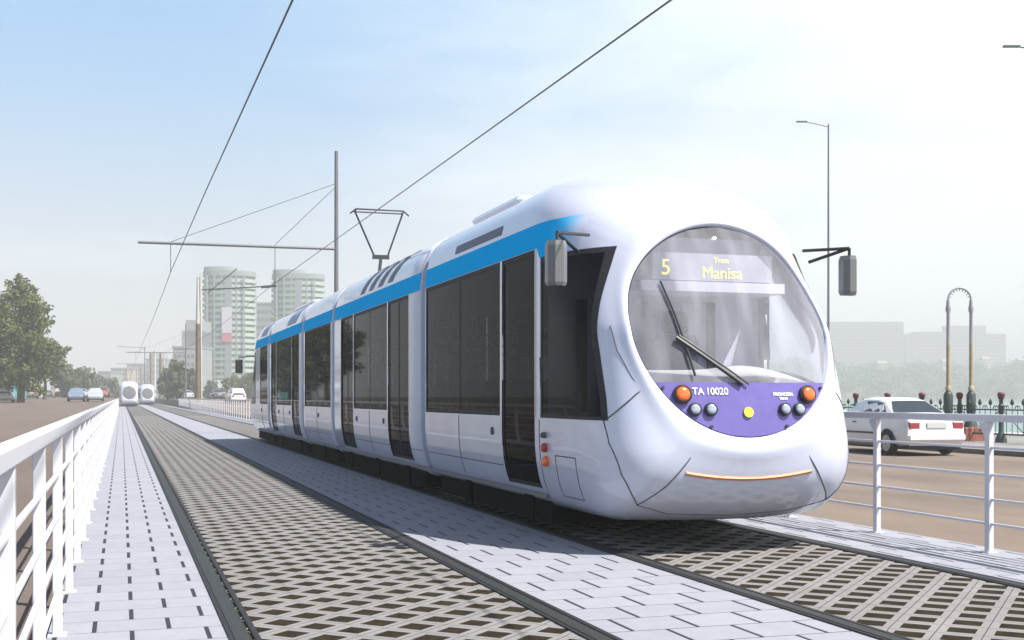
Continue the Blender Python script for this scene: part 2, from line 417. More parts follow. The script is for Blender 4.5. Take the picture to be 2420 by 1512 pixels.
def zlist(z0,z1):
    s=[z for z in sorted(set(ZS+[2.9,3.05])) if z0<z<z1]; return [z0]+s+[z1]
def side_patch(b,sd,y0,y1,z0,z1,off=.0,mi=0):
    zs=zlist(z0,z1)
    b.grid([[(sd*(side_x(z)+off),y,z) for z in zs] for y in (y0,y1)],mi)
def frame_patch(b,sd,y0,y1,z0,z1,w,off,mi=0):
    side_patch(b,sd,y0,y0+w,z0,z1,off,mi); side_patch(b,sd,y1-w,y1,z0,z1,off,mi)
    side_patch(b,sd,y0+w,y1-w,z0,z0+w,off,mi); side_patch(b,sd,y0+w,y1-w,z1-w,z1,off,mi)
ZB,ZT=1.15,2.80
# section: (ystart,yend,[windows (y0,y1)],[doors (y0,y1)])
SEC=[(2.12,JOINTS[0]-GAP,[(3.27,6.60)],[(2.12,3.2)]),
     (JOINTS[0]+GAP,JOINTS[1]-GAP,[(9.10,11.88)],[(7.62,9.03),(11.95,13.18)]),
     (JOINTS[1]+GAP,JOINTS[2]-GAP,[(14.35,17.85)],[]),
     (JOINTS[2]+GAP,JOINTS[3]-GAP,[(20.05,23.0)],[(18.75,19.98),(23.07,24.2)]),
     (JOINTS[3]+GAP,TL-2.12,[(25.05,26.9)],[])]
def side_surface_x(y,z):
    # x on the flank where Yf(x,z)=y
    xm=side_x(z)
    if Yf(xm-1e-4,z)<=y: return xm
    lo,hi=.8,xm
    for _ in range(40):
        m=(lo+hi)/2
        if Yf(m,z)<y: lo=m
        else: hi=m
    return lo
CAB_Y1=1.93
CF=[(1.0,.38),(1.16,.41),(1.34,.458),(1.6,.555),(1.86,.652),(2.16,.738),(2.47,.808),(2.73,.86),(3,.89)]
def cab_front(z):
    for (z0,y0),(z1,y1) in zip(CF,CF[1:]):
        if z<=z1: return y0+(y1-y0)*(z-z0)/(z1-z0)
    return .95
def fine_front(b,tr,cut):
    ts=[0,.04,.08,.13,.18,.24,.30]
    for i in range(24):
        d=.2+.8*i/23; k=(1-(1-d)**2.5)**(1/6); t=(k-.793)/.207
        if t>ts[-1]+.01: ts.append(min(1,t))
    ts[-1]=1
    rings=[]
    for t in ts:
        ring=[]
        for x,z in PROF:
            phi=math.atan2(z-CZ,x); cx,cz=RC*math.cos(phi),CZ+RC*math.sin(phi)
            px,pz=cx+(x-cx)*t,cz+(z-cz)*t
            ring.append((px,Yf(px,pz)-.032*math.exp(-((t-.13)/.12)**2),pz))
        rings.append(ring)
    last=rings[-1]; K=6
    for q in range(1,K+1):
        rings.append([(p[0],p[1]+(max(p[1]+.01,2.95 if p[2]>2.8001 else 2.12)-p[1])*q/K,p[2]) for p in last])
    lip=[(x*.985,y+.06,CZ+(z-CZ)*.985) for x,y,z in rings[0]]
    allr=[lip]+rings; n=len(PROF)
    for i in range(len(allr)-1):
        for k in range(n):
            q=[allr[i][k],allr[i][(k+1)%n],allr[i+1][(k+1)%n],allr[i+1][k]]
            c=[sum(p[j] for p in q)/4 for j in range(3)]
            if cut(c): continue
            b.add([tr(p) for p in q],[(0,1,2,3)])
def build_tram():
    root=empty('tram',(0,0,0))
    parts=[]
    for si,(ya,yb,wins,doors) in enumerate(SEC):
        b=MB()
        opens=[(y0,y1,ZB,ZT) for y0,y1 in wins]+[(y0,y1,.45,ZT) for y0,y1 in doors]
        def cut(c):
            if abs(c[0])<1.0: return False
            for y0,y1,z0,z1 in opens:
                if y0<c[1]<y1 and z0<c[2]<z1: return True
            return False
        def cabcut(c):
            if abs(c[0])<.9: return False
            return ZB<c[2]<ZT-.14 and cab_front(c[2])+.06<c[1]<CAB_Y1-.02 and abs(c[0])>1.0 and c[1]<CAB_Y1
        ys=sorted({ya,yb}|{y for o in opens for y in o[:2]})
        if si in(0,4):
            tr=(lambda p:p) if si==0 else flip
            fine_front(b,tr,cabcut)
            ys=sorted(set(ys)|({2.12,2.95} if si==0 else {TL-2.12,TL-2.95}))
        tube_shell(b,ys,cut,{0:0,4:len(ys)-2}.get(si))
        # end faces of the section at the joints
        for ye in ([yb] if si==0 else [ya] if si==4 else [ya,yb]):
            inner=[(x*.90,ye,CZ+(z-CZ)*.90) for x,z in PROF]; outer=[(x,ye,z) for x,z in PROF]
            b.grid([outer,inner],closed=True)
        sec=b.build('body_section',M['white'],root,35)
        parts.append(sec)
        # blue band on both flanks
        for sd in(-1,1):
            b=MB()
            y0=2.6 if si==0 else ya; y1=TL-2.6 if si==4 else yb
            if si==0:
                yl=[1.35+.1*i for i in range(13)]+[y0]
                rows=[]
                for y in [1.25+.09*i for i in range(16)]:
                    rows.append([(sd*(side_surface_x(y,z)+.004),y,z) for z in (2.70 if y<1.98 else 2.805,2.83,2.9,2.98,3.05)])
                b.grid(rows); side_patch(b,sd,2.6,y1,2.805,3.05,.004)
            elif si==4:
                rows=[]
                for y in [1.0+.1*i for i in range(17)]:
                    rows.append([(sd*(side_surface_x(y,z)+.004),TL-y,z) for z in (2.805,2.9,2.98,3.05)])
                b.grid(rows); side_patch(b,sd,y0,TL-2.6,2.805,3.05,.004)
            else: side_patch(b,sd,y0,y1,2.805,3.05,.004)
            b.build('blue_stripe',M['bluefade'] if si==0 else M['blue'],sec,40)
        # windows
        for y0,y1 in wins:
            for sd in(-1,1):
                b=MB(); side_patch(b,sd,y0,y1,ZB,ZT,-.012); w=b.build('side_window',M['sideglass'],sec,50)
            for sd in(-1,1):
                b=MB()
                frame_patch(b,sd,y0-.0,y1+.0,ZB,ZT,.045,-.006)
                k=2 if y1-y0>2.5 else 1
                for q in range(1,k):
                    yy=y0+(y1-y0)*q/k; side_patch(b,sd,yy-.012,yy+.012,ZB+.045,ZT-.045,-.006)
                b.build('window_frame',M['black'],sec)
        for y0,y1 in doors:
            for sd in(-1,1):
                b=MB(); side_patch(b,sd,y0,y1,.45,ZT,-.02); d=b.build('door',M['doorglass'],sec,50)
                b=MB(); frame_patch(b,sd,y0,y1,.45,ZT,.04,-.013)
                ym=(y0+y1)/2
                if si: side_patch(b,sd,ym-.02,ym+.02,.49,ZT-.04,-.013)
                b.build('door_frame',M['black'],sec)
            for sd in(-1,1):
                b=MB(); side_patch(b,sd,y0-.035,y0-.012,ZB,ZT,.006)
                b.build('door_edge',M['handrail'],sec)
    # bellows
    for j in JOINTS:
        b=MB(); rows=[]
        for i in range(9):
            y=j-GAP+2*GAP*i/8; s=.985 if i%2==0 else .962
            rows.append([(x*s,y,CZ+(z-CZ)*s) for x,z in PROF])
        b.grid(rows,closed=True); b.build('bellows',M['bellows'],root,60)
    # front: windscreen and purple panel
    def disc(b,tr,zlo,zhi,rr,off,nu=40,nz=30):
        rows=[]
        for i in range(nz+1):
            z=zlo+(zhi-zlo)*i/nz
            w=math.sqrt(max(1e-6,rr*rr-(z-CZ)**2))
            rows.append([tr((w*(2*k/nu-1),Yf(w*(2*k/nu-1),z)+off,z)) for k in range(nu+1)])
        b.grid(rows)
    ZP=1.475
    ident=lambda p:p
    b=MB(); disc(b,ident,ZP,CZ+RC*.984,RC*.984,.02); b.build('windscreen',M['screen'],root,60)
    b=MB(); disc(b,ident,CZ-RC*.984,ZP,RC*.984,.014); pp=b.build('lamp_panel',M['purple'],root,60)
    b=MB(); disc(b,flip,1.2,CZ+RC*.984,RC*.984,.02); b.build('windscreen',M['cabglass'],root,60)
    b=MB(); disc(b,flip,CZ-RC*.984,1.2,RC*.984,.02); b.build('lamp_panel',M['purple'],root,60)
    b=MB()   # black gasket round the windscreen
    pts=[]
    for k in range(97):
        t=2*math.pi*k/96; x,z=.965*math.cos(t),CZ+.965*math.sin(t); pts.append((x,Yf(x,z)+.012,z))
    b.tube(pts,.012,6,cap=False); b.build('windscreen_gasket',M['seam'],root,60)
    # cab side windows
    for tr,mm in ((ident,M['cabglass']),(flip,M['sideglass'])):
        for sd in(-1,1):
            rows=[];z0=ZB;z1=ZT-.10
            for i in range(25):
                z=z0+(z1-z0)*i/24; yf=cab_front(z)
                rows.append([tr((sd*(side_surface_x(yf+(CAB_Y1-yf)*k/16,z)+.003),yf+(CAB_Y1-yf)*k/16,z)) for k in range(17)])
            b=MB(); b.grid(rows); w=b.build('cab_window',M['cabclear'] if sd>0 and mm is M['cabglass'] else mm,root,60)
            fr=MB()
            for e in (0,1):
                idx=0 if e==0 else 16
                pr=[]
                for i in range(25):
                    z=z0+(z1-z0)*i/24; yf=cab_front(z); ye=yf if e==0 else CAB_Y1
                    d=.075 if e==0 else -.05
                    pr.append([tr((sd*(side_surface_x(ye,z)+.007),ye,z)),tr((sd*(side_surface_x(ye+d,z)+.007),ye+d,z))])
                fr.grid(pr)
            for e in (0,1):
                z=z0 if e==0 else z1; dz=.03 if e==0 else -.05; pr=[]; yf=cab_front(z)
                for k in range(17):
                    yy=yf+(CAB_Y1-yf)*k/16
                    pr.append([tr((sd*(side_surface_x(yy,z)+.0085),yy,z)),tr((sd*(side_surface_x(yy,z+dz)+.0085),yy,z+dz))])
                fr.grid(pr)
            fr.build('window_frame',M['black'],w)
    # lamps on the panel
    def surf(x,z): return Vector(fx(x,z))
    def nrm(x,z):
        e=.02; a=surf(x+e,z)-surf(x-e,z); c=surf(x,z+e)-surf(x,z-e); nn=a.cross(c).normalized()
        return nn if nn.y<0 else -nn
    def lamp(x,z,r,h,m,name,rim=None,par=pp,dome=True):
        p=surf(x,z); nn=nrm(x,z); q=Vector((0,0,1)).rotation_difference(nn).to_matrix()
        prof=[(r,-.01),(r,h*.55)]+[(r*math.cos(a),h*.55+h*.45*math.sin(a)) for a in (.4,.8,1.15,1.45)] if dome else [(r,-.01),(r,h)]
        b=MB(); b.lathe(prof,n=24); b.v=[tuple(p+q@Vector(v)) for v in b.v]; o=b.build(name,m,par,35)
        if rim:
            b=MB(); b.lathe([(r*1.32,-.01),(r*1.32,h*.4),(r*1.12,h*.65),(r*1.02,h*.5),(r*1.02,-.01)],n=24); b.v=[tuple(p+q@Vector(v)) for v in b.v]; b.build('lamp_rim',rim,par,35)
        return o
    for sx in (-1,1):
        lamp(sx*.60,1.372,.062,.05,M['orange'],'indicator_lamp',M['dark'])
        for xx in (.355,.50): lamp(sx*xx,1.245,.044,.035,M['lens'],'headlight',M['dark'])
    lamp(-.005,1.220,.044,.006,M['yellow'],'yellow_disc',None,dome=False)
    for sx in (-1,1): lamp(sx*.76,1.43,.014,.006,M['dark'],'panel_bolt',None,dome=False); lamp(sx*.36,1.10,.014,.006,M['dark'],'panel_bolt',None,dome=False)
    # destination sign inside the cab
    b=MB(); b.box(-.60,.60,.72,.92,2.40,2.645); dsp=b.build('destination_display',M['display'],root)
    def text(s,size,x,z,m,par,y=None,name='lettering',off=.008,align='LEFT',bold=0):
        cu=bpy.data.curves.new(name,'FONT'); cu.body=s; cu.size=size; cu.align_x=align; cu.offset=bold
        cu.extrude=.0
        t=bpy.data.objects.new('tmp',cu); COL.objects.link(t)
        me=bpy.data.meshes.new_from_object(t.evaluated_get(bpy.context.evaluated_depsgraph_get()))
        bpy.data.objects.remove(t)
        for v in me.vertices:
            X,Z=x+v.co.x,z+v.co.y
            v.co=(X,(Yf(X,Z)-off+.014 if y is None else y),Z)
        me.materials.clear(); me.materials.append(m)
        o=bpy.data.objects.new(name,me); COL.objects.link(o); o.parent=par; return o
    text('5',.20,-.525,2.445,M['amber'],dsp,.714,bold=.0)
    text('Manisa',.150,-.12,2.425,M['amber'],dsp,.714,bold=0)
    text('Tram',.070,.0,2.565,M['amber'],dsp,.714)
    text('TA',.083,-.505,1.372,M['text'],pp,bold=.0008); text('10020',.083,-.382,1.372,M['text'],pp,bold=.0008)
    text('PROHOZIA',.040,.255,1.362,M['text'],pp,bold=.0012)
    text('TRAM',.030,.315,1.328,M['text'],pp,bold=.0012)
    # cab interior
    b=MB()
    b.quad((-1.15,1.95,.5),(1.15,1.95,.5),(1.15,1.95,2.95),(-1.15,1.95,2.95))
    b.quad((-.7,1.0,2.74),(.7,1.0,2.74),(1.1,1.95,2.74),(-1.1,1.95,2.74))
    b.box(-.72,.72,.70,1.2,2.30,2.39)
    b.build('cab_lining',M['cab'],root)
    b=MB(); b.box(-.55,.55,.86,1.4,2.66,2.80); b.build('header_panel',M['cabpanel'],root)
    b=MB(); b.bbox(-.16,.52,1.86,1.945,1.2,2.30,.01); b.build('bulkhead_door',M['cabpanel'],root)
    b=MB(); b.box(.52,.60,1.84,1.945,1.2,2.30); b.box(-.86,-.80,1.80,1.945,1.2,2.30); b.build('cab_pillar',M['seam'],root)
    b=MB(); rows=[]
    for i in range(7):
        t=i/6; z=1.47+.13*math.sin(t*math.pi*.5); y=.42+.75*t
        rows.append([(x,y+ .22*(x/1.0)**2 - .1,z+.05*math.exp(-((x-.45)/.3)**2)) for x in [-.95+1.9*k/14 for k in range(15)]])
    b.grid(rows); b.quad((-.95,1.2,1.6),(.95,1.2,1.6),(.95,1.2,1.0),(-.95,1.2,1.0)); b.build('dashboard',M['dash'],root,60)
    b=MB(); b.bbox(-.24,.24,1.45,1.58,1.2,1.95,.05); b.bbox(-.14,.14,1.47,1.57,1.96,2.18,.04); b.bbox(-.24,.24,1.1,1.45,1.1,1.22,.04); b.build('driver_seat',M['seat'],root)
    # wipers
    b=MB()
    def wp(a,c,n=10,o=.015): return [fx(a[0]+(c[0]-a[0])*i/n,a[1]+(c[1]-a[1])*i/n,o) for i in range(n+1)]
    b.tube(wp((-.04,1.46),(-.60,1.86)),.018,6); b.tube(wp((.02,1.46),(-.57,1.875)),.009,6); b.tube(wp((-.63,2.36),(-.47,1.53),n=14,o=.008),.011,6)
    b.build('wiper',M['dark'],root,50)
    # orange line and seams
    b=MB(); b.tube([fx(-.60+1.20*i/24,.655+.055*((i-12)/12)**2,.0) for i in range(25)],.018,6); b.build('orange_trim',M['line'],root,60)
    b=MB()
    def seam(pts,r=.0075,n=8):
        P=[]
        for a,c in zip(pts,pts[1:]):
            for i in range(n): P.append((a[0]+(c[0]-a[0])*i/n,a[1]+(c[1]-a[1])*i/n))
        P.append(pts[-1]); b.tube([fx(x,z,-.002) for x,z in P],r,5)
    for s in(-1,1):
        seam([(s*1.175,1.145),(s*1.08,1.26),(s*.97,1.375),(s*.86,1.455)])
        seam([(s*1.175,1.145),(s*1.16,.95),(s*1.09,.69),(s*1.0,.53),(s*.92,.43)])
        seam([(s*.92,.43),(s*.75,.60),(s*.58,.82),(s*.49,.98),(s*.445,1.085)])
        seam([(s*1.08,1.965),(s*1.06,1.75),(s*.99,1.52),(s*.90,1.35)],.006)
        seam([(s*.92,.43),(s*.6,.34),(s*.0,.31)],.006)
    b.build('panel_seam',M['seam'],root)
    # flank details on the first section: indicator lamps, hatch, round markers
    s0=parts[0]
    for sd in(-1,1):
        for z,m,r in ((.985,M['seam'],.03),(.865,M['red'],.045),(.735,M['orange'],.052)):
            b=MB(); x=side_surface_x(1.80,z); b.lathe([(r,-.02),(r,.03),(r*.6,.05)],n=14,axis='x'); b.v=[(sd*(x+p[0]),1.80+p[1],z+p[2]) for p in b.v]; b.build('side_lamp',m,s0,40)
        y0,y1,z0,z1=1.02,1.55,.42,.80; b=MB()
        def ed(a,c): b.tube([(sd*(side_surface_x(a[0]+(c[0]-a[0])*i/6,a[1]+(c[1]-a[1])*i/6)),a[0]+(c[0]-a[0])*i/6,a[1]+(c[1]-a[1])*i/6) for i in range(7)],.006,4)
        ed((y0,z0),(y1,z0)); ed((y1,z0),(y1,z1)); ed((y1,z1),(y0,z1)); ed((y0,z1),(y0,z0)); b.build('hatch_outline',M['seam'],s0)
        b=MB(); ed((1.98,.42),(1.98,1.13)); b.build('panel_gap',M['seam'],s0)
    for si,yy in ((0,3.55),(1,9.35),(1,11.6),(2,15.9),(3,20.4),(3,22.5),(4,26.5)):
        for sd in(-1,1):
            b=MB(); b.lathe([(.045,-.01),(.045,.012),(.03,.018)],n=14,axis='x'); b.v=[(sd*(1.229+p[0]),yy+p[1],.98+p[2]) for p in b.v]; b.build('round_marker',M['seam'],parts[si],40)
    for si,(ya,yb,wins,doors) in enumerate(SEC):
        for sd in(-1,1):
            b=MB(); y=ya if si else 2.12; ye=yb if si<4 else TL-2.12
            spans=[]; cur=y
            for d0,d1 in doors: spans.append((cur,d0-.05)); cur=d1+.05
            spans.append((cur,ye))
            for a,c in spans:
                if c-a<.5: continue
                b=MB(); b.tube([(sd*(side_x(.62)+.001),a,.62),(sd*(side_x(.62)+.001),c,.62)],.006,4); b.build('panel_gap',M['seam'],parts[si])
                if c-a>2: 
                    m_=(a+c)/2; b=MB(); b.tube([(sd*(side_x(z)+.001),m_,z) for z in (.45,.55,.62,.7,.85,1.0,1.13)],.005,4); b.build('panel_gap',M['seam'],parts[si])
    # roof louvres
    def roofpatch(b,sd,y0,y1,za,zb,slant=0,off=.006):
        P=[p for p in HD if za<=p[1]<=zb]
        b.grid([[(sd*(x+off*.8),y+slant*(z-za),z+off*.6) for x,z in P] for y in (y0,y1)])
    for sd in(-1,1):
        for k in range(4):
            b=MB(); roofpatch(b,sd,8.9+.75*k,9.25+.75*k,3.08,3.56,-1.1); b.build('roof_louvre',M['vent'],parts[1],50)
        b=MB(); roofpatch(b,sd,3.35,5.25,3.1,3.25); b.build('roof_slot',M['vent'],parts[0],50)
        b=MB(); roofpatch(b,sd,2.2+.4,3.9,3.055,3.10); b.build('roof_slot',M['vent'],parts[0],50)
        b=MB()
        for k in range(10):
            roofpatch(b,sd,2.85+.17*k,2.90+.17*k,3.27,3.315); roofpatch(b,sd,2.95+.19*k,2.80+.19*k,3.42,3.46)
        b.build('roof_perforation',M['vent'],parts[0])
        b=MB(); roofpatch(b,sd,25.6,27.0,3.08,3.5,-.6); b.build('roof_slot',M['bellows'],parts[4],50)
        b=MB(); roofpatch(b,sd,19.6,21.2,3.08,3.5,-.8); b.build('roof_slot',M['bellows'],parts[3],50)
    for y0,y1 in ((4.2,6.2),(20,23.6)):
        b=MB(); b.bbox(-.72,.72,y0,y1,3.60,3.70,.05); b.build('roof_equipment',M['white'],root)
    # underframe
    b=MB()
    for y0,y1 in ((2.1,6.4),(7.2,13.7),(14.4,17.8),(18.5,24.3),(25,28.8)): b.box(-1.06,1.06,y0,y1,.10,.42)
    for y0 in (3.1,15.0,25.8):
        for yy in (y0,y0+1.7):
            for sd in(-1,1): b.lathe([(.27,-.06),(.29,-.02),(.29,.06)],(sd*.78,yy,.30),20,axis='x')
    for yy in (2.6,4.9,8.2,10.4,12.8,15.9,19.4,22.7): b.box(-1.09,-1.05,yy,yy+.25,.07,.36); b.box(1.05,1.09,yy,yy+.25,.07,.36)
    b.build('underframe',M['under'],root)
    # saloon interior
    b=MB(); b.box(-1.15,1.15,2.0,TL-2,.36,.40); b.box(-1.1,1.1,2.0,TL-2,2.88,2.92); b.build('saloon_lining',M['interior'],root)
    b=MB()
    for y in (3.6,4.4,5.3,6.1,9.4,10.2,11.1,14.7,15.5,16.3,17.2,20.4,21.2,22.1,25.3,26.1):
        for sd in(-1,1):
            for xx in (.38,.82): b.bbox(sd*xx-.2,sd*xx+.2,y,y+.09,.85,1.55,.03); b.bbox(sd*xx-.2,sd*xx+.2,y-.4,y,.80,.90,.03)
    b.build('saloon_seats',M['seat'],root)
    b=MB()
    for y in (2.35,3.3,4.9,6.5,7.7,9.0,10.6,12.0,13.1,14.5,16.0,17.6,18.9,20.1,21.8,23.2,24.1,26.5):
        for sd in(-1,1): b.tube([(sd*.62,y,.4),(sd*.62,y,2.88)],.018,6)
    for sd in(-1,1): b.tube([(sd*.62,2.2,2.15),(sd*.62,TL-2.4,2.15)],.014,6)
    b.build('saloon_handrails',M['handrail'],root,60)
    # mirrors
    def mirror(p,w,h,d,attach,flipx=1,dark=False,tr=ident):
        mm=M['black'] if dark else M['grey']
        b=MB(); x,y,z=p
        prof=[(0,.0),(.9,.0),(1,.25),(1,.6),(.45,1.0),(.0,1.0)]
        v=[];f=[]
        for zz,s in ((z,.86),(z+.03,1),(z+h-.04,1),(z+h,.86)):
            for a,c in ((-.5,.5),(.5,.5),(.5,-.1),(.22,-.5),(-.22,-.5),(-.5,-.1)): v.append(tr((x+a*w*s,y+c*d*s,zz)))
        for r in range(3):
            for k in range(6): f.append((r*6+k,r*6+(k+1)%6,r*6+6+(k+1)%6,r*6+6+k))
        f+= [tuple(range(5,-1,-1)),tuple(range(18,24))]
        b.add(v,f); o=b.build('mirror',mm,root)
        b=MB(); top=(x,y,z+h+.07)
        for a in attach: b.tube([tr(a),tr(top)],.016,6)
        b.tube([tr(top),tr((x,y,z+h-.02))],.014,6); b.build('mirror_bracket',M['dark'],o,60)
    mirror((-1.60,.46,2.29),.172,.38,.13,[(-1.12,.95,2.80),(-1.16,1.1,2.66)])
    mirror((1.235,.44,2.28),.145,.36,.13,[(.93,.74,2.71),(.97,.70,2.60)])
    mirror((1.60,.60,2.10),.22,.42,.13,[(1.16,1.0,2.62)],dark=True,tr=flip)
    mirror((-1.60,.60,2.10),.22,.42,.13,[(-1.16,1.0,2.62)],dark=True,tr=flip)
    # pantograph
    py=15.6
    b=MB(); b.box(-.5,.5,py-.4,py+.5,3.64,3.70); b.tube([(0,py+.2,3.7),(0,py-.1,4.22)],.035,8)
    b.build('pantograph_base',M['pole'],root)
    b=MB(); b.box(-.17,.17,py-.14,py-.04,4.20,4.28)
    b.tube([(-.14,py-.1,4.26),(-.50,py+.1,5.18)],.02,6); b.tube([(.14,py-.1,4.26),(.50,py+.1,5.18)],.02,6); b.build('pantograph_arm',M['dark'],root,60)
    b=MB(); b.tube([(-.62,py+.02,5.13),(-.50,py+.02,5.23),(.50,py+.02,5.23),(.62,py+.02,5.13)],.018,6); b.tube([(-.5,py+.22,5.20),(.5,py+.22,5.20)],.015,6)
    for s in(-1,1): b.tube([(s*.5,py,5.20),(s*.5,py+.24,5.20)],.015,5)
    b.build('pantograph_head',M['dark'],root,60)
    return root
# blue paint that fades into white at the cab
m,n,l,bs=new_mat('tram_blue_fading'); bs.inputs['Roughness'].default_value=.5; bs.inputs['Specular IOR Level'].default_value=0
tc=n.new('ShaderNodeTexCoord'); sx=n.new('ShaderNodeSeparateXYZ'); l.new(tc.outputs['Object'],sx.inputs[0])
mr=n.new('ShaderNodeMapRange'); mr.inputs[1].default_value=1.25; mr.inputs[2].default_value=1.95; l.new(sx.outputs['Y'],mr.inputs[0])
rp=n.new('ShaderNodeValToRGB'); e=rp.color_ramp.elements; e[0].color=(.525,.55,.665,1); e[1].color=(.004,.43,.88,1); e[0].position=.05; e[1].position=.75
k=rp.color_ramp.elements.new(.4); k.color=(.06,.50,.86,1)
l.new(mr.outputs[0],rp.inputs['Fac']); l.new(rp.outputs['Color'],bs.inputs['Base Color']); M['bluefade']=m

tram=build_tram(); tram.location=(5.1,9.17,0)
tag(tram,'long white and blue five-section tram with round windscreen, nearest of the three','tram','trams on the double track')
def far_tram(x,y,label):
    r=empty('tram',(x,y,0))
    b=MB(); fine_front(b,lambda p:p,lambda c:False); tube_shell(b,[2.12,2.95,28],None,0); b.quad((-1.2,28,.3),(1.2,28,.3),(1.2,28,3.5),(-1.2,28,3.5)); b.build('body',M['white'],r,35)
    b=MB(); rows=[]
    for i in range(17):
        z=CZ-.94+1.88*i/16; w=math.sqrt(max(1e-5,.94**2-(z-CZ)**2)); rows.append([(w*(2*k/16-1),Yf(w*(2*k/16-1),z)+.01,z) for k in range(17)])
    b.grid(rows); b.build('windscreen',M['farscreen'],r,60)
    b=MB(); b.box(-1.05,1.05,.4,26,.03,.35); b.build('underframe',M['black'],r)
    for s in(-1,1):
        b=MB(); b.bbox(s*1.42-.1,s*1.42+.1,.5,.65,2.1,2.5,.03); b.tube([(s*1.42,.6,2.5),(s*1.15,1.0,2.7)],.02,5); b.build('mirror',M['grey'],r)
        b=MB(); side_patch(b,s,3,27.5,1.15,2.8,.004); b.build('side_window',M['black'],r)
    b=MB(); b.box(-.4,.4,14,14.6,3.6,3.75); b.tube([(-.14,14,3.75),(-.5,14.2,5.35)],.03,5); b.tube([(.14,14,3.75),(.5,14.2,5.35)],.03,5); b.tube([(-.6,14.2,5.35),(.6,14.2,5.35)],.03,5); b.build('pantograph',M['dark'],r)
    return tag(r,label,'tram','trams on the double track')
M['farscreen']=mat('far_windscreen',(.13,.13,.14),.9,spec=0)
far_tram(1.05,181,'distant tram seen head-on on the left track')
far_tram(4.35,222,'farthest tram seen head-on, right of the other distant tram')

# ------------------------------------------------------------------ cars
M['glasscar']=mat('car_glass',(.03,.04,.045),.08,spec=.8)
M['tyre']=mat('tyre',(.015,.015,.016),.85)
M['rim']=mat('alloy_rim',(.45,.46,.47),.3,metal=.7)
M['chrome']=mat('trim_dark',(.05,.05,.055),.5)
M['plate']=mat('number_plate',(.5,.5,.52),.5)
M['tail']=mat('tail_lamp',(.28,.012,.02),.2,coat=1)
M['tailw']=mat('tail_lamp_pink',(.55,.2,.2),.25,coat=1)
M['headl']=mat('car_headlamp',(.7,.7,.7),.15,metal=.3)
def paint(name,c): return mat(name,c,.25,coat=.8,metal=.0)
# profile: (y, z_bottom, z_belt, z_roof, half width)   nose at +y
SEDAN=[(0,.42,.62,.62,.70),(.03,.30,.86,.86,.78),(.12,.24,.99,.99,.83),(.55,.22,1.02,1.02,.85),(.78,.22,1.02,1.04,.86),(1.38,.20,.99,1.38,.87),(1.75,.20,.98,1.44,.87),(2.3,.20,.96,1.45,.87),(2.65,.20,.95,1.41,.87),(3.35,.20,.93,.95,.86),(3.45,.20,.92,.92,.86),(4.2,.22,.80,.80,.82),(4.45,.26,.70,.70,.74),(4.52,.36,.56,.56,.66)]
WAGON=[(0,.42,.62,.62,.72),(.03,.30,.86,.9,.80),(.10,.24,1.0,1.1,.84),(.35,.22,1.02,1.55,.86),(.8,.22,1.02,1.62,.86),(1.75,.20,.98,1.64,.87),(2.5,.20,.96,1.60,.87),(3.35,.20,.95,.99,.86),(3.45,.20,.94,.94,.86),(4.1,.22,.84,.84,.82),(4.35,.26,.72,.72,.74),(4.42,.36,.56,.56,.66)]
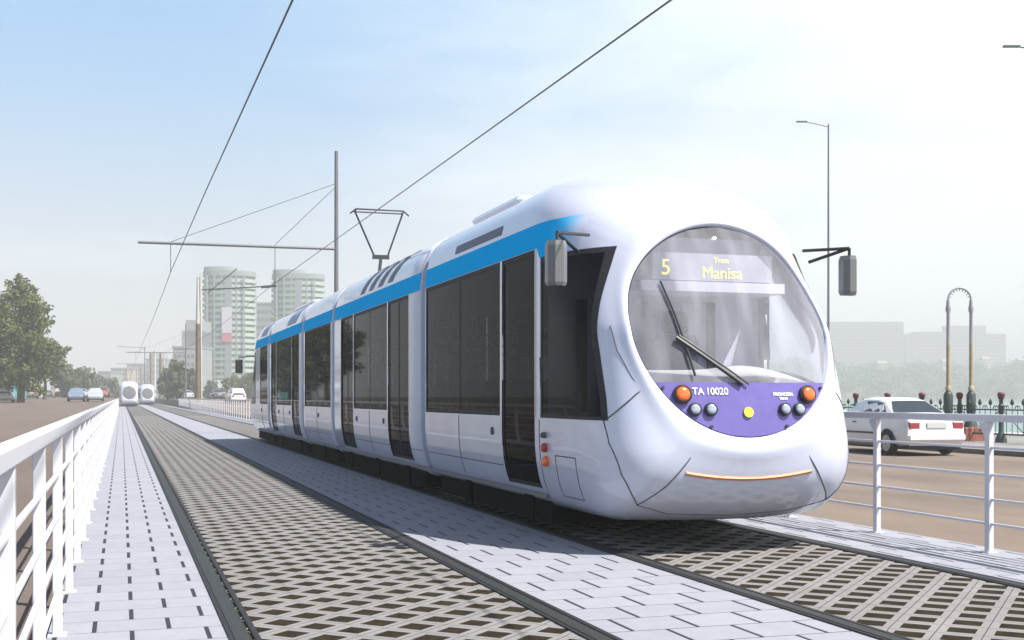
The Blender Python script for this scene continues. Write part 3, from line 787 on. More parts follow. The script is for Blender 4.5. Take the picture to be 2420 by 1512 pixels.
def car(prof,paintm,loc,rz,label,cat='car',group='cars on the streets',glassm=None,det=False,z=0):
    r=empty('parked_car' if det else 'car',loc,rz); gm=glassm or M['glasscar']
    b=MB(); rows=[]
    for y,zb,zl,zr,w in prof:
        ins=.0 if zr-zl<.02 else min(.23,.05+.42*(zr-zl))
        side=[(w*.86,zb),(w*.97,zb+.10),(w,zb+(zl-zb)*.45),(w*.985,zb+(zl-zb)*.75),(w*.955,zl-.02),(w*.93,zl),(w*.93-ins*.55,zl+(zr-zl)*.55),(w*.93-ins,zr-.045 if zr-zl>.1 else zr-.003),(w*.93-ins-.10,zr),(w*.4-ins*.3,zr+.015)]
        rows.append([(x,y,zz) for x,zz in side]+[(-x,y,zz) for x,zz in reversed(side)])
    # densify along y
    b.grid(rows); n=len(rows[0]); b.f.append(tuple(range(n))); b.m.append(0); b.f.append(tuple(len(b.v)-n+i for i in range(n-1,-1,-1))); b.m.append(0)
    for i in range(len(rows)-1): b.quad(rows[i][0],rows[i][-1],rows[i+1][-1],rows[i+1][0])
    body=b.build('body',paintm,r,28)
    gh=[p for p in prof if p[3]-p[2]>.02]
    i0=prof.index(gh[0]); i1=prof.index(gh[-1])
    def P(i,sd,t,o=.006):
        a=rows[i][5]; c=rows[i][7]
        return (sd*(a[0]+(c[0]-a[0])*t+o),a[1]+(c[1]-a[1])*t,a[2]+(c[2]-a[2])*t)
    def L(p,q,t): return tuple(p[k]+(q[k]-p[k])*t for k in range(3))
    for sd in(-1,1):
        # side glass between stations of the greenhouse
        ia,ib=i0+1,i1-1
        b=MB(); low=[P(i,sd,.12) for i in range(ia,ib+1)]; up=[P(i,sd,.90) for i in range(ia,ib+1)]
        low=[L(P(i0,sd,.12),low[0],.35)]+low+[L(P(i1,sd,.12),low[-1],.28)]
        up=[L(up[0],up[1],.04)]+up+[L(up[-1],up[-2],.04)]
        b.grid([low,up]); w=b.build('side_window',gm,body)
        if det:
            b=MB()
            for t in (.30,.62):
                k=ia+ (0 if t<.5 else 2); p,q=P(k,sd,.10,.012),P(k,sd,.92,.012); b.obox(L(p,q,.5),(0,1,0),Vector(q)-Vector(p),(1,0,0),.04,.20,.004)
            b.build('door_pillar',paintm,w)
    def xglass(ja,jb,name):
        a0=rows[ja][5];a1=rows[jb][8]
        b=MB(); dy=-.02 if a1[1]>a0[1] else .02
        w0=a0[0]-.10; w1=a1[0]-.02
        y0,z0,y1,z1=a0[1]+(a1[1]-a0[1])*.08,a0[2]+(a1[2]-a0[2])*.08+.02,a0[1]+(a1[1]-a0[1])*.90,a0[2]+(a1[2]-a0[2])*.90+.02
        b.grid([[(w0*(2*k/6-1),y0+dy,z0+.012*(1-(2*k/6-1)**2)) for k in range(7)],[(w1*(2*k/6-1),y1+dy,z1+.012*(1-(2*k/6-1)**2)) for k in range(7)]]); b.build(name,gm,body,60)
    xglass(i0,i0+1,'rear_window'); xglass(i1,i1-1,'windscreen')
    wb=(.86,3.52) if prof is SEDAN else (.84,3.45)
    for yy in wb:
        for sd in(-1,1):
            b=MB(); X=sd*.79; R_=.305
            b.lathe([(R_-.04,-.10),(R_,-.07),(R_,.07),(R_-.04,.10),(.2,.10),(.2,.02)],(X,yy,R_),20,axis='x'); w=b.build('wheel',M['tyre'],r,35)
            b=MB(); b.lathe([(.205,.03*sd),(.205,.09*sd),(.19,.095*sd)],(X,yy,R_),18,axis='x') if False else None
            for k in range(7):
                t=2*math.pi*k/7; b.obox((X+sd*.095,yy+.11*math.cos(t),R_+.11*math.sin(t)),(0,math.cos(t),math.sin(t)),(0,-math.sin(t),math.cos(t)),(1,0,0),.095,.03,.012)
            b.lathe([(.05,-.01),(.05,.02)],(X+sd*.09,yy,R_),12,axis='x'); b.lathe([(.205,0),(.205,.012),(.185,.012),(.185,0)],(X+sd*.095-.006,yy,R_),20,axis='x')
            b.build('rim',M['rim'],w)
            b=MB(); wd=side=[q for q in prof if q[0]>=yy][0][4]
            pts=[(sd*(wd+.004),yy+.37*math.cos(math.pi*k/16),.30+.37*math.sin(math.pi*k/16)) for k in range(17)]
            b.add(pts+[(sd*(wd+.004),yy,.22)],[(17,k,k+1) for k in range(16)]); b.build('wheel_arch',M['tyre'],body)
    for sd in(-1,1):
        b=MB(); b.bbox(sd*.60-.16,sd*.60+.16,.0,.16,.66,.86,.03); b.build('tail_lamp',M['tail'],body)
        b=MB(); b.bbox(sd*.55-.14,sd*.55+.14,prof[-1][0]-.12,prof[-1][0]-.01,.50,.62,.02); b.build('headlamp',M['headl'],body)
    b=MB(); b.bbox(-.80,.80,-.06,.22,.36,.56,.05); b.build('rear_bumper',paintm,body,30)
    b=MB(); b.box(-.27,.27,-.02,.03,.70,.83); b.build('number_plate',M['plate'],body)
    b=MB(); b.box(-.74,.74,.1,4.2,.16,.40); b.build('underbody',M['black'],body)
    if det:
        for sd in(-1,1):
            b=MB(); b.bbox(sd*.874-.01,sd*.874+.01,1.25,3.15,.52,.57,.004); b.build('side_moulding',M['chrome'],body)
            for yy in (1.55,2.45):
                b=MB(); b.bbox(sd*.862-.02,sd*.862+.02,yy,yy+.16,.80,.83,.006); b.build('door_handle',M['chrome'],body)
        for sd in(-1,1):
            b=MB(); b.bbox(sd*.97-.1,sd*.97+.1,2.95,3.08,.98,1.12,.03); b.build('wing_mirror',paintm,body)
    return tag(r,label,cat,group)
white=paint('white_car_paint',(.72,.72,.72)); silver=paint('silver_car_paint',(.38,.40,.42)); blue=paint('grey_blue_car_paint',(.16,.20,.27))
dark=paint('dark_car_paint',(.04,.045,.05)); redp=paint('dull_red_car_paint',(.30,.09,.07)); olive=paint('olive_car_paint',(.13,.13,.07)); beige=paint('beige_car_paint',(.42,.36,.28))
hv=Vector((sa,ca)); rv=Vector((ca,-sa))
wl=Vector((18.55,26.35)); hv=Vector((math.sin(A-R(13)),math.cos(A-R(13)))); rv=Vector((hv.y,-hv.x)); o=wl+rv*.79-hv*.86
nearcar=car(SEDAN,white,(o.x,o.y,-.116),-A+R(13),'white sedan seen from behind, parked along the lakeside kerb',group='cars on the streets',det=True)
def farcar(u,w_px,v,prof,pm,rz,label,side='L'):
    zc=F*1.75/w_px; x,y,_=atD(u,v,zc)
    z=(riseL(y) if x<0 else riseR(y))+.006
    d=Vector((math.cos(rz),math.sin(rz)))
    return car(prof,pm,(x,y,z),rz,label)
farcar(8,40,955,WAGON,white,0,'white van-like car cut by the left edge below the red sign')
farcar(75,31,945,WAGON,olive,.1,'olive car with dark underside beside the big tree')
farcar(113,22,938,SEDAN,dark,.05,'dark small car parked just right of the olive car')
farcar(139,24,938,WAGON,beige,0,'beige car parked beyond the big tree')
farcar(182,37,942,SEDAN,blue,math.pi,'grey-blue car leading the oncoming traffic left of the railing')
farcar(197,23,932,WAGON,silver,math.pi,'pale car just behind the grey-blue car')
farcar(162,18,935,SEDAN,dark,0,'small dark car behind the grey-blue car, near the parked ones')
farcar(226,37,942,SEDAN,silver,math.pi,'silver car nearest the railing in oncoming traffic')
farcar(243,28,933,WAGON,redp,math.pi,'dull red car following the silver car')
def rcar(u,zc,prof,pm,rz,label):
    x,y,_=atD(u,938,zc); return car(prof,pm,(x,y,riseR(y)+.006),rz,label)
rcar(564,133,WAGON,white,.1,'white car behind the right railing, just left of the tram rear')
rcar(520,165,SEDAN,dark,.1,'dark car behind the right railing left of the white one')
rcar(446,190,SEDAN,silver,.1,'silver car behind the railing beside the thin pole')
rcar(398,260,SEDAN,beige,.1,'beige car small behind the railing near the distant trams')
rcar(420,225,WAGON,dark,.1,'dark car small behind the railing left of the thin pole')

# ------------------------------------------------------------------ trees
def leafmat(name,c1,c2):
    m,n,l,b=new_mat(name); b.inputs['Roughness'].default_value=.7; b.inputs['Specular IOR Level'].default_value=.2
    at=n.new('ShaderNodeAttribute'); at.attribute_name='tint'
    r=n.new('ShaderNodeValToRGB'); r.color_ramp.elements[0].color=(*c1,1); r.color_ramp.elements[1].color=(*c2,1)
    l.new(at.outputs['Fac'],r.inputs['Fac']); l.new(r.outputs['Color'],b.inputs['Base Color'])
    tl=n.new('ShaderNodeBsdfTranslucent'); l.new(r.outputs['Color'],tl.inputs['Color']); mx=n.new('ShaderNodeMixShader'); mx.inputs['Fac'].default_value=.25
    l.new(b.outputs['BSDF'],mx.inputs[1]); l.new(tl.outputs['BSDF'],mx.inputs[2]); l.new(mx.outputs[0],n['Material Output'].inputs['Surface']); return m
M['leaf']=leafmat('leaves_mid',(.042,.055,.015),(.16,.185,.05)); M['leafd']=leafmat('leaves_dull',(.05,.068,.03),(.15,.165,.075)); M['bark']=mat('bark',(.07,.055,.04),.9,var=.3,scale=6)
def leaves(clumps,n,size,r_):
    vs=[];fs=[];ti=[]
    tot=sum(c[3]**2 for c in clumps)
    for cx,cy,cz,rad,sq in clumps:
        k=int(n*rad**2/tot); ct=r_.random()
        for _ in range(k):
            d=Vector((r_.gauss(0,1),r_.gauss(0,1),r_.gauss(0,1))).normalized()*rad*(r_.random()**.45)*r_.uniform(.8,1.12)
            p=Vector((cx+d.x,cy+d.y,cz+d.z*sq)); s=size*r_.uniform(.6,1.35)
            nn=(d.normalized()+Vector((r_.gauss(0,.6),r_.gauss(0,.6),r_.gauss(0,.6)+.4))).normalized()
            a=nn.orthogonal().normalized(); a=Matrix.Rotation(r_.uniform(0,6.28),3,nn)@a; b_=nn.cross(a)
            o=len(vs); vs+=[p+a*s,p+b_*s*.55,p-a*s*.9,p-b_*s*.5]; fs.append((o,o+1,o+2,o+3)); ti.append(min(1,max(0,ct*.55+r_.random()*.45)))
    return vs,fs,ti
def leafobj(name,data,m,parent=None):
    vs,fs,ti=data; me=bpy.data.meshes.new(name); me.from_pydata([tuple(v) for v in vs],[],fs); me.materials.append(m)
    at=me.attributes.new('tint','FLOAT','FACE'); at.data.foreach_set('value',ti)
    o=bpy.data.objects.new(name,me); COL.objects.link(o)
    if parent: o.parent=parent
    return o
def tree(loc,h,w,label,seed,n=3500,leaf=.28,m='leaf',group='trees along the streets',shape='round',name='tree',clear=.16):
    r_=random.Random(seed); r=empty(name,loc)
    b=MB(); tw=h*.022
    b.tube([(0,0,-.3),(tw*.6,0,h*.25),(-tw*.5,tw,h*.5),(tw*.4,0,h*.78)],[tw*1.5,tw,tw*.7,tw*.2],9)
    cl=[]
    nb=int(13+h*.9)
    for i in range(nb):
        t=i/(nb-1); zz=h*(clear+(.96-clear)*t)
        if shape=='tall': env=math.sin(math.pi*min(1,.16+.80*t))**.7
        else: env=math.sin(math.pi*(.14+.78*t))**.6
        a=i*2.4+r_.uniform(-.5,.5); rr=w*.5*env*r_.uniform(.35,.85)
        rad=w*.5*(.30+.30*env)*r_.uniform(.6,1.05)
        p=(rr*math.cos(a),rr*math.sin(a),zz-rad*.25); cl.append((*p,rad,r_.uniform(.7,.95)))
        b.tube([(0,0,zz*.72),(p[0]*.5,p[1]*.5,zz*.86),(p[0],p[1],p[2])],[tw*.45,tw*.3,tw*.1],5)
        for q in range(2):
            aa=a+r_.uniform(-.9,.9); r2=rr+rad*r_.uniform(.5,1.0); cl.append((r2*math.cos(aa),r2*math.sin(aa),p[2]+rad*r_.uniform(-.6,.7),rad*r_.uniform(.28,.5),.85))
    b.build('trunk',M['bark'],r,60); leafobj('crown',leaves(cl,n,leaf,r_),M[m],r)
    return tag(r,label,'tree',group)
def treepx(u,zc,vtop,wpx,label,seed,**k):
    x,y,ztop=atD(u,vtop,zc); zb=riseL(y) if x<2 else riseR(y)
    return tree((x,y,zb),ztop-zb,wpx/F*zc,label,seed,**k)
treepx(48,122,652,160,'big leafy poplar standing at the left edge of the picture',3,n=15000,leaf=.19,shape='tall',clear=.17)
treepx(-45,118,700,150,'leafy tree half outside the frame left of the big poplar',5,n=8000,leaf=.2,shape='tall',clear=.28)
treepx(105,150,795,85,'lighter green tree at the right foot of the big poplar',8,n=5000,leaf=.20,m='leaf',clear=.36)
treepx(160,205,864,62,'bushy round tree right of the big poplar',9,n=2200,leaf=.33,m='leafd',clear=.13)
treepx(192,225,868,60,'second bushy tree right of the big poplar, above oncoming cars',10,n=2200,leaf=.33,m='leafd',clear=.13)
treepx(225,270,885,50,'faint small tree above the silver and red cars',11,n=1500,leaf=.38,m='leafd',clear=.13)
treepx(395,205,868,46,'tree behind the railing just right of the distant trams',12,n=2000,leaf=.33,m='leafd',clear=.13)
treepx(418,190,850,48,'taller tree behind the railing left of the brown mast',13,n=2600,leaf=.32,m='leafd',clear=.13)
treepx(446,215,872,50,'tree directly behind the thin pole and brown mast',14,n=2000,leaf=.34,m='leafd',clear=.13)
treepx(548,240,888,52,'tree at the foot of the left tower',15,n=1800,leaf=.34,m='leafd',clear=.13)
treepx(590,250,880,50,'tree at the foot of the towers, touching the tram rear',16,n=1800,leaf=.34,m='leafd',clear=.13)
treepx(500,260,900,40,'low tree between brown mast and left tower foot',17,n=1200,leaf=.36,m='leafd',clear=.13)
treepx(265,290,893,36,'small hazy tree left of the distant trams',18,n=1000,leaf=.4,m='leafd',clear=.04)

# ------------------------------------------------------------------ street lamps and masts
def street_lamp(loc,h,arm,rz,label,r0=.09,group='street lamps'):
    r=empty('street_lamp',loc,rz)
    b=MB(); b.tube([(0,0,0),(0,0,h)],[r0,r0*.55],10); b.lathe([(r0*1.8,0),(r0*1.8,.05),(r0*1.3,.6),(r0,.7)],n=10); b.build('pole',M['pole'],r,40)
    b=MB(); b.tube([(0,0,h-.15),(-arm*.5,0,h+.0),(-arm,0,h+.12)],r0*.4,6); b.build('arm',M['pole'],r,40)
    b=MB(); b.bbox(-arm-.45,-arm+.1,-.10,.10,h+.09,h+.15,.02); b.build('lamp_head',M['grey'],r)
    return tag(r,label,'street lamp',group)
x,y,z=atD(1957,293,62); street_lamp((x,y,riseR(y)+.12),z-riseR(y)-.12,1.2,-A+.0,'tall thin street lamp rising behind the tram mirror',.075)
x,y,z=atD(2520,118,40); street_lamp((x,y,.0),z,1.65,-A-.0,'street lamp whose arm enters at the top right edge',.085)
for u,vt,zc,ua,lab in ((342,820,262,280,'distant street lamp with long arm above the distant trams'),(333,860,300,278,'shorter distant street lamp with arm below the long one'),(322,872,340,300,'faint distant street lamp left of the distant trams')):
    x,y,z=atD(u,vt,zc); street_lamp((x,y,.9),z-.9,(u-ua)/F*zc,-A,lab,.16)
def mast(u,vt,zc,rad,m,label,name='pole',cat='pole'):
    x,y,z=atD(u,vt,zc); zb=riseR(y); r=empty(name,(x,y,zb)); b=MB(); b.tube([(0,0,0),(0,0,z-zb)],[rad,rad*.7],10); b.build('shaft',m,r,40)
    b=MB(); b.lathe([(rad*1.6,0),(rad*1.6,.25),(rad*1.2,.35)],n=10); b.build('footing',M['kerb'],r)
    return tag(r,label,cat,'plain poles near the distant trams')
M['pale']=mat('pale_concrete',(.46,.45,.42),.8,var=.1,scale=2); M['brownc']=mat('brown_mast_paint',(.15,.10,.07),.8,var=.2,scale=.8)
mast(356,835,230,.2,M['brownc'],'brown pole just above the nearer distant tram')
mast(366,828,235,.25,M['pale'],'pale pole behind the farthest tram')
mast(379,832,215,.26,M['brownc'],'dark brown pole right of the farthest tram')
mast(388,850,210,.14,M['pale'],'slim pale pole next to the dark brown pole')
mast(413,870,195,.12,M['pale'],'slim short pale pole in front of the taller tree')
x,y,z=atD(468,655,133); zb=riseR(y)
r=empty('mast',(x,y,zb)); b=MB(); b.tube([(0,0,0),(0,0,z*.60)],[.31,.26],14); b.build('lower_shaft',M['brownc'],r,40)
b=MB(); b.tube([(0,0,z*.60),(0,0,z-zb)],[.26,.15],14); b.build('upper_shaft',M['pale'],r,40)  # pale colour stands in for the top fading into the sky
b=MB(); b.tube([(.36,-.2,0),(.25,-.2,z-zb+.4)],.08,8); b.build('highlight_strip',M['pale'],r,40)  # pale tube added as the bright highlight along the mast's right edge
b=MB(); b.tube([(0,0,z-2.1),(8.2,-2.4,z-1.6)],.075,6); b.tube([(6.6,-1.95,z-1.75),(8.2,-2.4,z-1.6)],.16,6); b.tube([(1.0,0,z-2.4),(4.2,0,z+.4)],.06,6); b.build('boom',M['dark'],r,40)
tag(r,'thick tall mast, brown below and pale above, left of the towers','mast')

# ornamental arch lamp by the lake
M['lampgrey']=mat('pale_grey_paint',(.30,.30,.31),.6)
M['gold']=mat('faded_yellow_paint',(.30,.26,.15),.6,var=.15,scale=3); M['iron']=mat('dark_green_iron',(.03,.045,.04),.55); M['redcap']=mat('dark_red_paint',(.13,.025,.03),.6,var=.2,scale=5); M['granite']=mat('red_granite',(.30,.10,.07),.7,var=.25,scale=6,bump=.2)
zc=37.5; xa,ya,za=atD(2240,650,zc); xb,yb,zb_=atD(2294,650,zc)
r=empty('arch_lamp',((xa+xb)/2,(ya+yb)/2,0),math.atan2(yb-ya,xb-xa)); hw=math.hypot(xb-xa,yb-ya)/2
zt=4.35
for s in(-1,1):
    b=MB(); b.lathe([(.16,.42),(.17,.5),(.125,.6),(.125,.85),(.14,.9),(.14,1.42),(.10,1.5),(.05,1.56)],(s*hw,0,0),16); b.lathe([(.25,.38),(.22,.46),(.15,.62)],(s*hw,0,0),16); b.build('pedestal',M['iron'],r,40)
    b=MB(); b.tube([(s*hw,0,1.5),(s*hw,0,3.0)],[.062,.056],10); b.lathe([(.09,1.55),(.09,1.65),(.06,1.7)],(s*hw,0,0),10); b.build('lower_column',M['gold'],r,40)
    b=MB(); b.tube([(s*hw,0,3.0),(s*hw,0,3.95),(s*hw,0,4.0),(s*hw,0,zt)],[.056,.052,.075,.05],10); b.tube([(s*hw,0,3.95),(s*hw,0,4.05),(s*hw,0,4.25)],[.05,.085,.055],10); b.build('upper_column',M['lampgrey'],r,40)
    b=MB(); b.bbox(s*hw-.32,s*hw+.32,-.32,.32,-.02,.42,.03); b.build('granite_plinth',M['granite'],r)
b=MB(); b.tube([(hw*math.cos(math.pi*k/20),0,zt+hw*math.sin(math.pi*k/20)*1.05) for k in range(21)],.035,8)
for k in range(2,19,2):
    t=math.pi*k/20; b.tube([(hw*math.cos(t),0,zt+hw*1.05*math.sin(t)),(hw*.74*math.cos(t),0,zt+hw*.78*math.sin(t))],.018,5)
b.build('arch',M['lampgrey'],r,60)
tag(r,'ornamental twin-column arch lamp on granite plinths by the lake','lamp')

# iron fence along the lake
r=empty('iron_fence',(24.85,24.2,.0)); y=0
capm=MB(); post=MB()
post.lathe([(.17,0),(.17,.10),(.11,.25),(.075,.32),(.075,1.05),(.095,1.10),(.06,1.14),(.06,1.28),(.10,1.33)],n=12)
pp=post.build('post',M['iron'],r,40); pp.location=(0,0,0)
cm=MB(); cm.lathe([(.08,1.33),(.10,1.36),(.11,1.45),(.08,1.49),(.03,1.50)],n=12); cp=cm.build('post_cap',M['redcap'],pp,40)
pl=MB()
pl.box(-.02,.02,.09,1.78,.22,.27); pl.box(-.02,.02,.09,1.78,.95,.99)
for k in range(1,8):
    yy=.0+1.87*k/8; pl.tube([(0,yy,.25),(0,yy,1.10)],.011,5)
    if k%2==0: pl.lathe([(.01,1.10),(.05,1.14),(.055,1.20),(.01,1.30)],(0,yy,0),8)
    else: pl.tube([(0,yy-.12,1.0),(0,yy-.06,1.10),(0,yy,1.06),(0,yy+.06,1.10),(0,yy+.12,1.0)],.014,5)
pl.tube([(0,.12,.92),(0,.94,.30),(0,1.74,.92)],.016,5)
pa=pl.build('panel',M['iron'],r,40)
for i in range(1,16):
    q=copy_tree(pp,r); q.location=(0,1.87*i,0)
    if i<15:
        q=pa.copy(); COL.objects.link(q); q.parent=r; q.location=(0,1.87*i,0)
tag(r,'black ornate iron fence with red-capped posts along the lake','fence')

# kiosk and sign at far left
zc=140; x,y,_=atD(-12,900,zc); zb=riseL(y)+.12
r=empty('kiosk',(x,y,zb)); b=MB(); b.bbox(-1.6,1.6,-1.2,1.2,0,2.5,.04); b.build('cabin',mat('kiosk_grey',(.25,.28,.28),.7),r)
b=MB(); b.bbox(-1.8,1.8,-1.6,1.4,2.5,2.65,.03); b.build('roof',M['pole'],r)
b=MB(); b.box(-1.3,1.3,-1.22,-1.2,1.0,2.1); b.build('window',M['glasscar'],r)
tag(r,'small grey kiosk at the left edge under the tree','kiosk')
x,y,_=atD(3,885,zc-1.5); r=empty('sign_board',(x,y,zb)); b=MB(); b.tube([(0,.05,0),(0,.05,2.2)],.05,8); b.build('post',M['pole'],r)
b=MB(); b.bbox(-.8,.8,-.05,.05,1.75,3.0,.02); b.build('panel',mat('sign_white',(.6,.55,.53),.5),r)
b=MB(); b.box(-.8,.8,-.055,-.05,2.6,3.0); b.box(-.8,.8,-.055,-.05,1.8,2.0); b.build('red_band',mat('sign_red',(.5,.07,.07),.5),r)
tag(r,'red and white sign board at the left edge above the white car','sign')
x,y,_=atD(45,925,135); r=empty('hoarding',(x,y,riseL(y)+.12)); b=MB(); b.bbox(-.75,.75,-.05,.05,.1,2.2,.02); b.build('panel',mat('turquoise_panel',(.10,.33,.34),.6,var=.15,scale=2),r)
b=MB(); b.tube([(-.6,.08,0),(-.6,.08,2.2)],.05,6); b.tube([(.6,.08,0),(.6,.08,2.2)],.05,6); b.build('post',M['pole'],r); tag(r,'turquoise hoarding standing under the big poplar','hoarding')

# ------------------------------------------------------------------ towers
M['slab']=mat('pale_green_balcony',(.22,.30,.225),.7,var=.06,scale=.3); M['slabw']=mat('white_balcony',(.33,.39,.32),.7); M['glaze']=mat('green_glazing',(.06,.09,.085),.3,spec=.6); M['crownw']=mat('tower_crown',(.22,.235,.225),.8); M['podium']=mat('brown_podium',(.25,.14,.09),.8,var=.2,scale=.3)
def outline(w,d,n=40,e=2.6):
    P=[]
    for k in range(n):
        t=2*math.pi*k/n; c,s=math.cos(t),math.sin(t)
        P.append((w/2*abs(c)**(2/e)*(1 if c>=0 else -1),d/2*abs(s)**(2/e)*(1 if s>=0 else -1)))
    return P
def prism(b,P,z0,z1,s=1,mi=0):
    n=len(P); b.add([(x*s,y*s,z0) for x,y in P]+[(x*s,y*s,z1) for x,y in P],[(k,(k+1)%n,n+(k+1)%n,n+k) for k in range(n)]+[tuple(range(n-1,-1,-1)),tuple(range(n,2*n))],mi)
def tower(u0,u1,vt,zc,label,banner=False,floors=17):
    x,y,zt=atD((u0+u1)/2,vt,zc); w=(u1-u0)/F*zc; d=w*.8
    r=empty('tower_block',(x,y,.4),-A); zt-=.4
    P=outline(w,d); f0=7.5; fh=(zt-3.5-f0)/floors
    b=MB(); prism(b,P,f0-.5,zt-3.2,.94); b.build('glazed_core',M['glaze'],r,40)
    b=MB(); prism(b,P,0,1.05,1.0)
    bal=b.build('balcony_band',M['slab'],r,40); bal.location.z=f0
    for i in range(1,floors):
        q=bal.copy(); COL.objects.link(q); q.parent=r; q.location.z=f0+i*fh
    # white right-hand bays
    b=MB()
    Q=[(px,py) for px,py in P]
    for i in range(floors):
        z0=f0+i*fh-.06
        arc=[(w/2*1.012*math.cos(t),-d/2*1.012*abs(math.sin(t))) for t in []]
        sel=[p for p in P if p[1]<=0 and p[0]>w*.10]
        sel.sort(key=lambda p:p[0])
        b.grid([[(px*1.008,py*1.008,z0) for px,py in sel],[(px*1.008,py*1.008,z0+1.25) for px,py in sel]])
    b.build('white_bays',M['slabw'],r)
    b=MB()
    for px in (-.34,-.2,-.06,.22,.36): b.box(px*w-.25,px*w+.25,-d/2*.985,-d/2*.93,f0-.3,zt-3.3)
    b.build('mullions',M['crownw'],r)
    b=MB(); b.box(.0*w,.13*w,-d/2-.12,-d/2*.94,f0,zt-4.0); b.build('stair_strip',mat('stair_strip',(.20,.21,.22),.7),r)
    b=MB(); prism(b,P,zt-3.4,zt-1.6,.985); prism(b,[(px*.6-w*.18,py*.7) for px,py in P],zt-1.6,zt); b.build('roof_crown',M['crownw'],r,40)
    b=MB(); b.bbox(-w*.62,w*.62,-d*.6,d*.5,0,4.2,.1); b.build('podium',M['podium'],r)
    b=MB()
    for k in range(9): b.box(-w*.58+k*w*.13,-w*.58+k*w*.13+w*.06,-d*.6-.05,-d*.6,0.3,3.4)
    b.build('shop_windows',M['glaze'],r)
    if banner:
        b=MB(); b.box(-.05*w,.135*w,-d/2-.45,-d/2-.2,zt-23.5,zt-14.5); bn=b.build('banner',mat('banner_white',(.50,.46,.50),.7),r)
        b=MB(); b.box(-.05*w,.135*w,-d/2-.47,-d/2-.2,zt-26.5,zt-23.7); b.build('banner_red',mat('banner_red',(.45,.10,.12),.7),bn)
    return tag(r,label,'tower block','twin round towers')
tower(481,604,633,430,'left round tower with white-green balconies and a hanging banner',True)
tower(643,767,640,445,'right round tower with white-green balconies behind the tram roof')
def block(u0,u1,vt,zc,label,m,floors,name='apartment_block',group='hazy apartment blocks',d=16,step=None,zb=-.5,cols=10):
    x,y,zt=atD((u0+u1)/2,vt,zc); w=(u1-u0)/F*zc
    r=empty(name,(x,y,zb),-A); zt-=zb
    b=MB(); b.box(-w/2,w/2,0,d,0,zt); wl=b.build('wall',m,r)
    fh=zt/(floors+.6)
    b=MB(); b.box(-w*.485,w*.485,-.04,-.01,0,fh*.42)
    for c in range(cols+1):
        cx=-w*.485+w*.97*c/cols; b.box(cx-w/cols*.16,cx+w/cols*.16,-.07,-.045,0,fh*.42,1)
    wr=b.build('window_row',[M['glaze'],m],wl); wr.location.z=fh*.4
    for i in range(1,floors):
        q=wr.copy(); COL.objects.link(q); q.parent=wl; q.location.z=fh*(i+.4)
    b=MB(); b.box(-w/2-.2,w/2+.2,-.25,d+.2,zt,zt+.6); b.build('parapet',M['crownw'],wl)
    for s0,s1,dh in (step or []):
        b=MB(); b.box(-w/2+w*s0,-w/2+w*s1,1,d-1,zt+.6,zt+.6+dh); b.build('upper_storey',m,r)
    return tag(r,label,'building',group)
M['conc']=mat('grey_panel_concrete',(.25,.25,.25),.8,var=.1,scale=.2); M['pink']=mat('pinkish_render',(.36,.27,.22),.8,var=.1,scale=.2)
block(606,644,718,470,'lower grey block standing between the twin towers',M['conc'],12,cols=4)
block(408,472,822,390,'stepped grey building left of the brown mast',M['conc'],6,step=[(.30,1,5),(.45,1,8.4)],cols=6)
block(232,262,880,520,'low pale building far left beyond the small trees',M['conc'],5,cols=6)
block(262,300,872,560,'low pinkish building behind the faint lamp arms',M['pink'],6,cols=7)
block(300,345,862,600,'pinkish building above the nearer distant tram',M['pink'],7,cols=7)
block(345,392,850,540,'hazy building with stepped roof right of the lamp poles',M['conc'],6,step=[(.1,.5,3)],cols=7)
block(120,160,880,480,'pale low building between the big poplar and bushy trees',M['pink'],5,cols=6)
block(1960,2135,762,1150,'widest pale slab block across the lake, right of the tram',M['conc'],20,cols=26,zb=5)
block(2140,2162,790,1180,'narrow block between the two slab blocks across the lake',M['conc'],16,cols=4,zb=5)
block(2162,2330,785,1180,'long stepped slab block across the lake behind the arch lamp',M['conc'],17,cols=26,zb=5,step=[(.45,1,6)])
block(2330,2376,790,1200,'end slab block across the lake right of the arch lamp',M['conc'],16,cols=8,zb=5)

# far shore: wooded hill across the lake
b=MB(); rows=[]; r_=random.Random(4)
import mathutils.noise as mn
def hillz(u,k):
    return (0,.35,.72,1,.95)[k]*(27+7*mn.noise(Vector((u*.006,0,0)))+4*mn.noise(Vector((u*.02,3,0))))
hill=[]
for k,zc in enumerate((800,840,900,980,1100)):
    row=[]
    for u in range(1300,3300,25):
        x,y,_=atD(u,938,zc); row.append((x,y,-1.6+hillz(u,k)))
    hill.append(row)
b.grid(hill); struct(b.build('hill',mat('wooded_hill',(.05,.07,.035),.95,c2=(.10,.11,.06),scale=.03),smooth=60),'low hill on the far shore of the lake','hill')
cl=[]
for i in range(900):
    u=r_.uniform(1750,2750); k=r_.uniform(0,3.2); k0=int(k); t=k-k0
    zc=(800,840,900,980,1100)[k0]*(1-t)+(800,840,900,980,1100)[k0+1]*t
    x,y,_=atD(u,938,zc); rad=r_.uniform(3,7.5)
    cl.append((x,y,-1.6+hillz(u,k0)*(1-t)+hillz(u,k0+1)*t+rad*.35,rad,.8))
o=leafobj('wood',leaves(cl,42000,1.0,r_),leafmat('leaves_far',(.015,.085,.02),(.07,.20,.05))); tag(o,'hazy green wood covering the far shore of the lake','wood',kind='stuff')
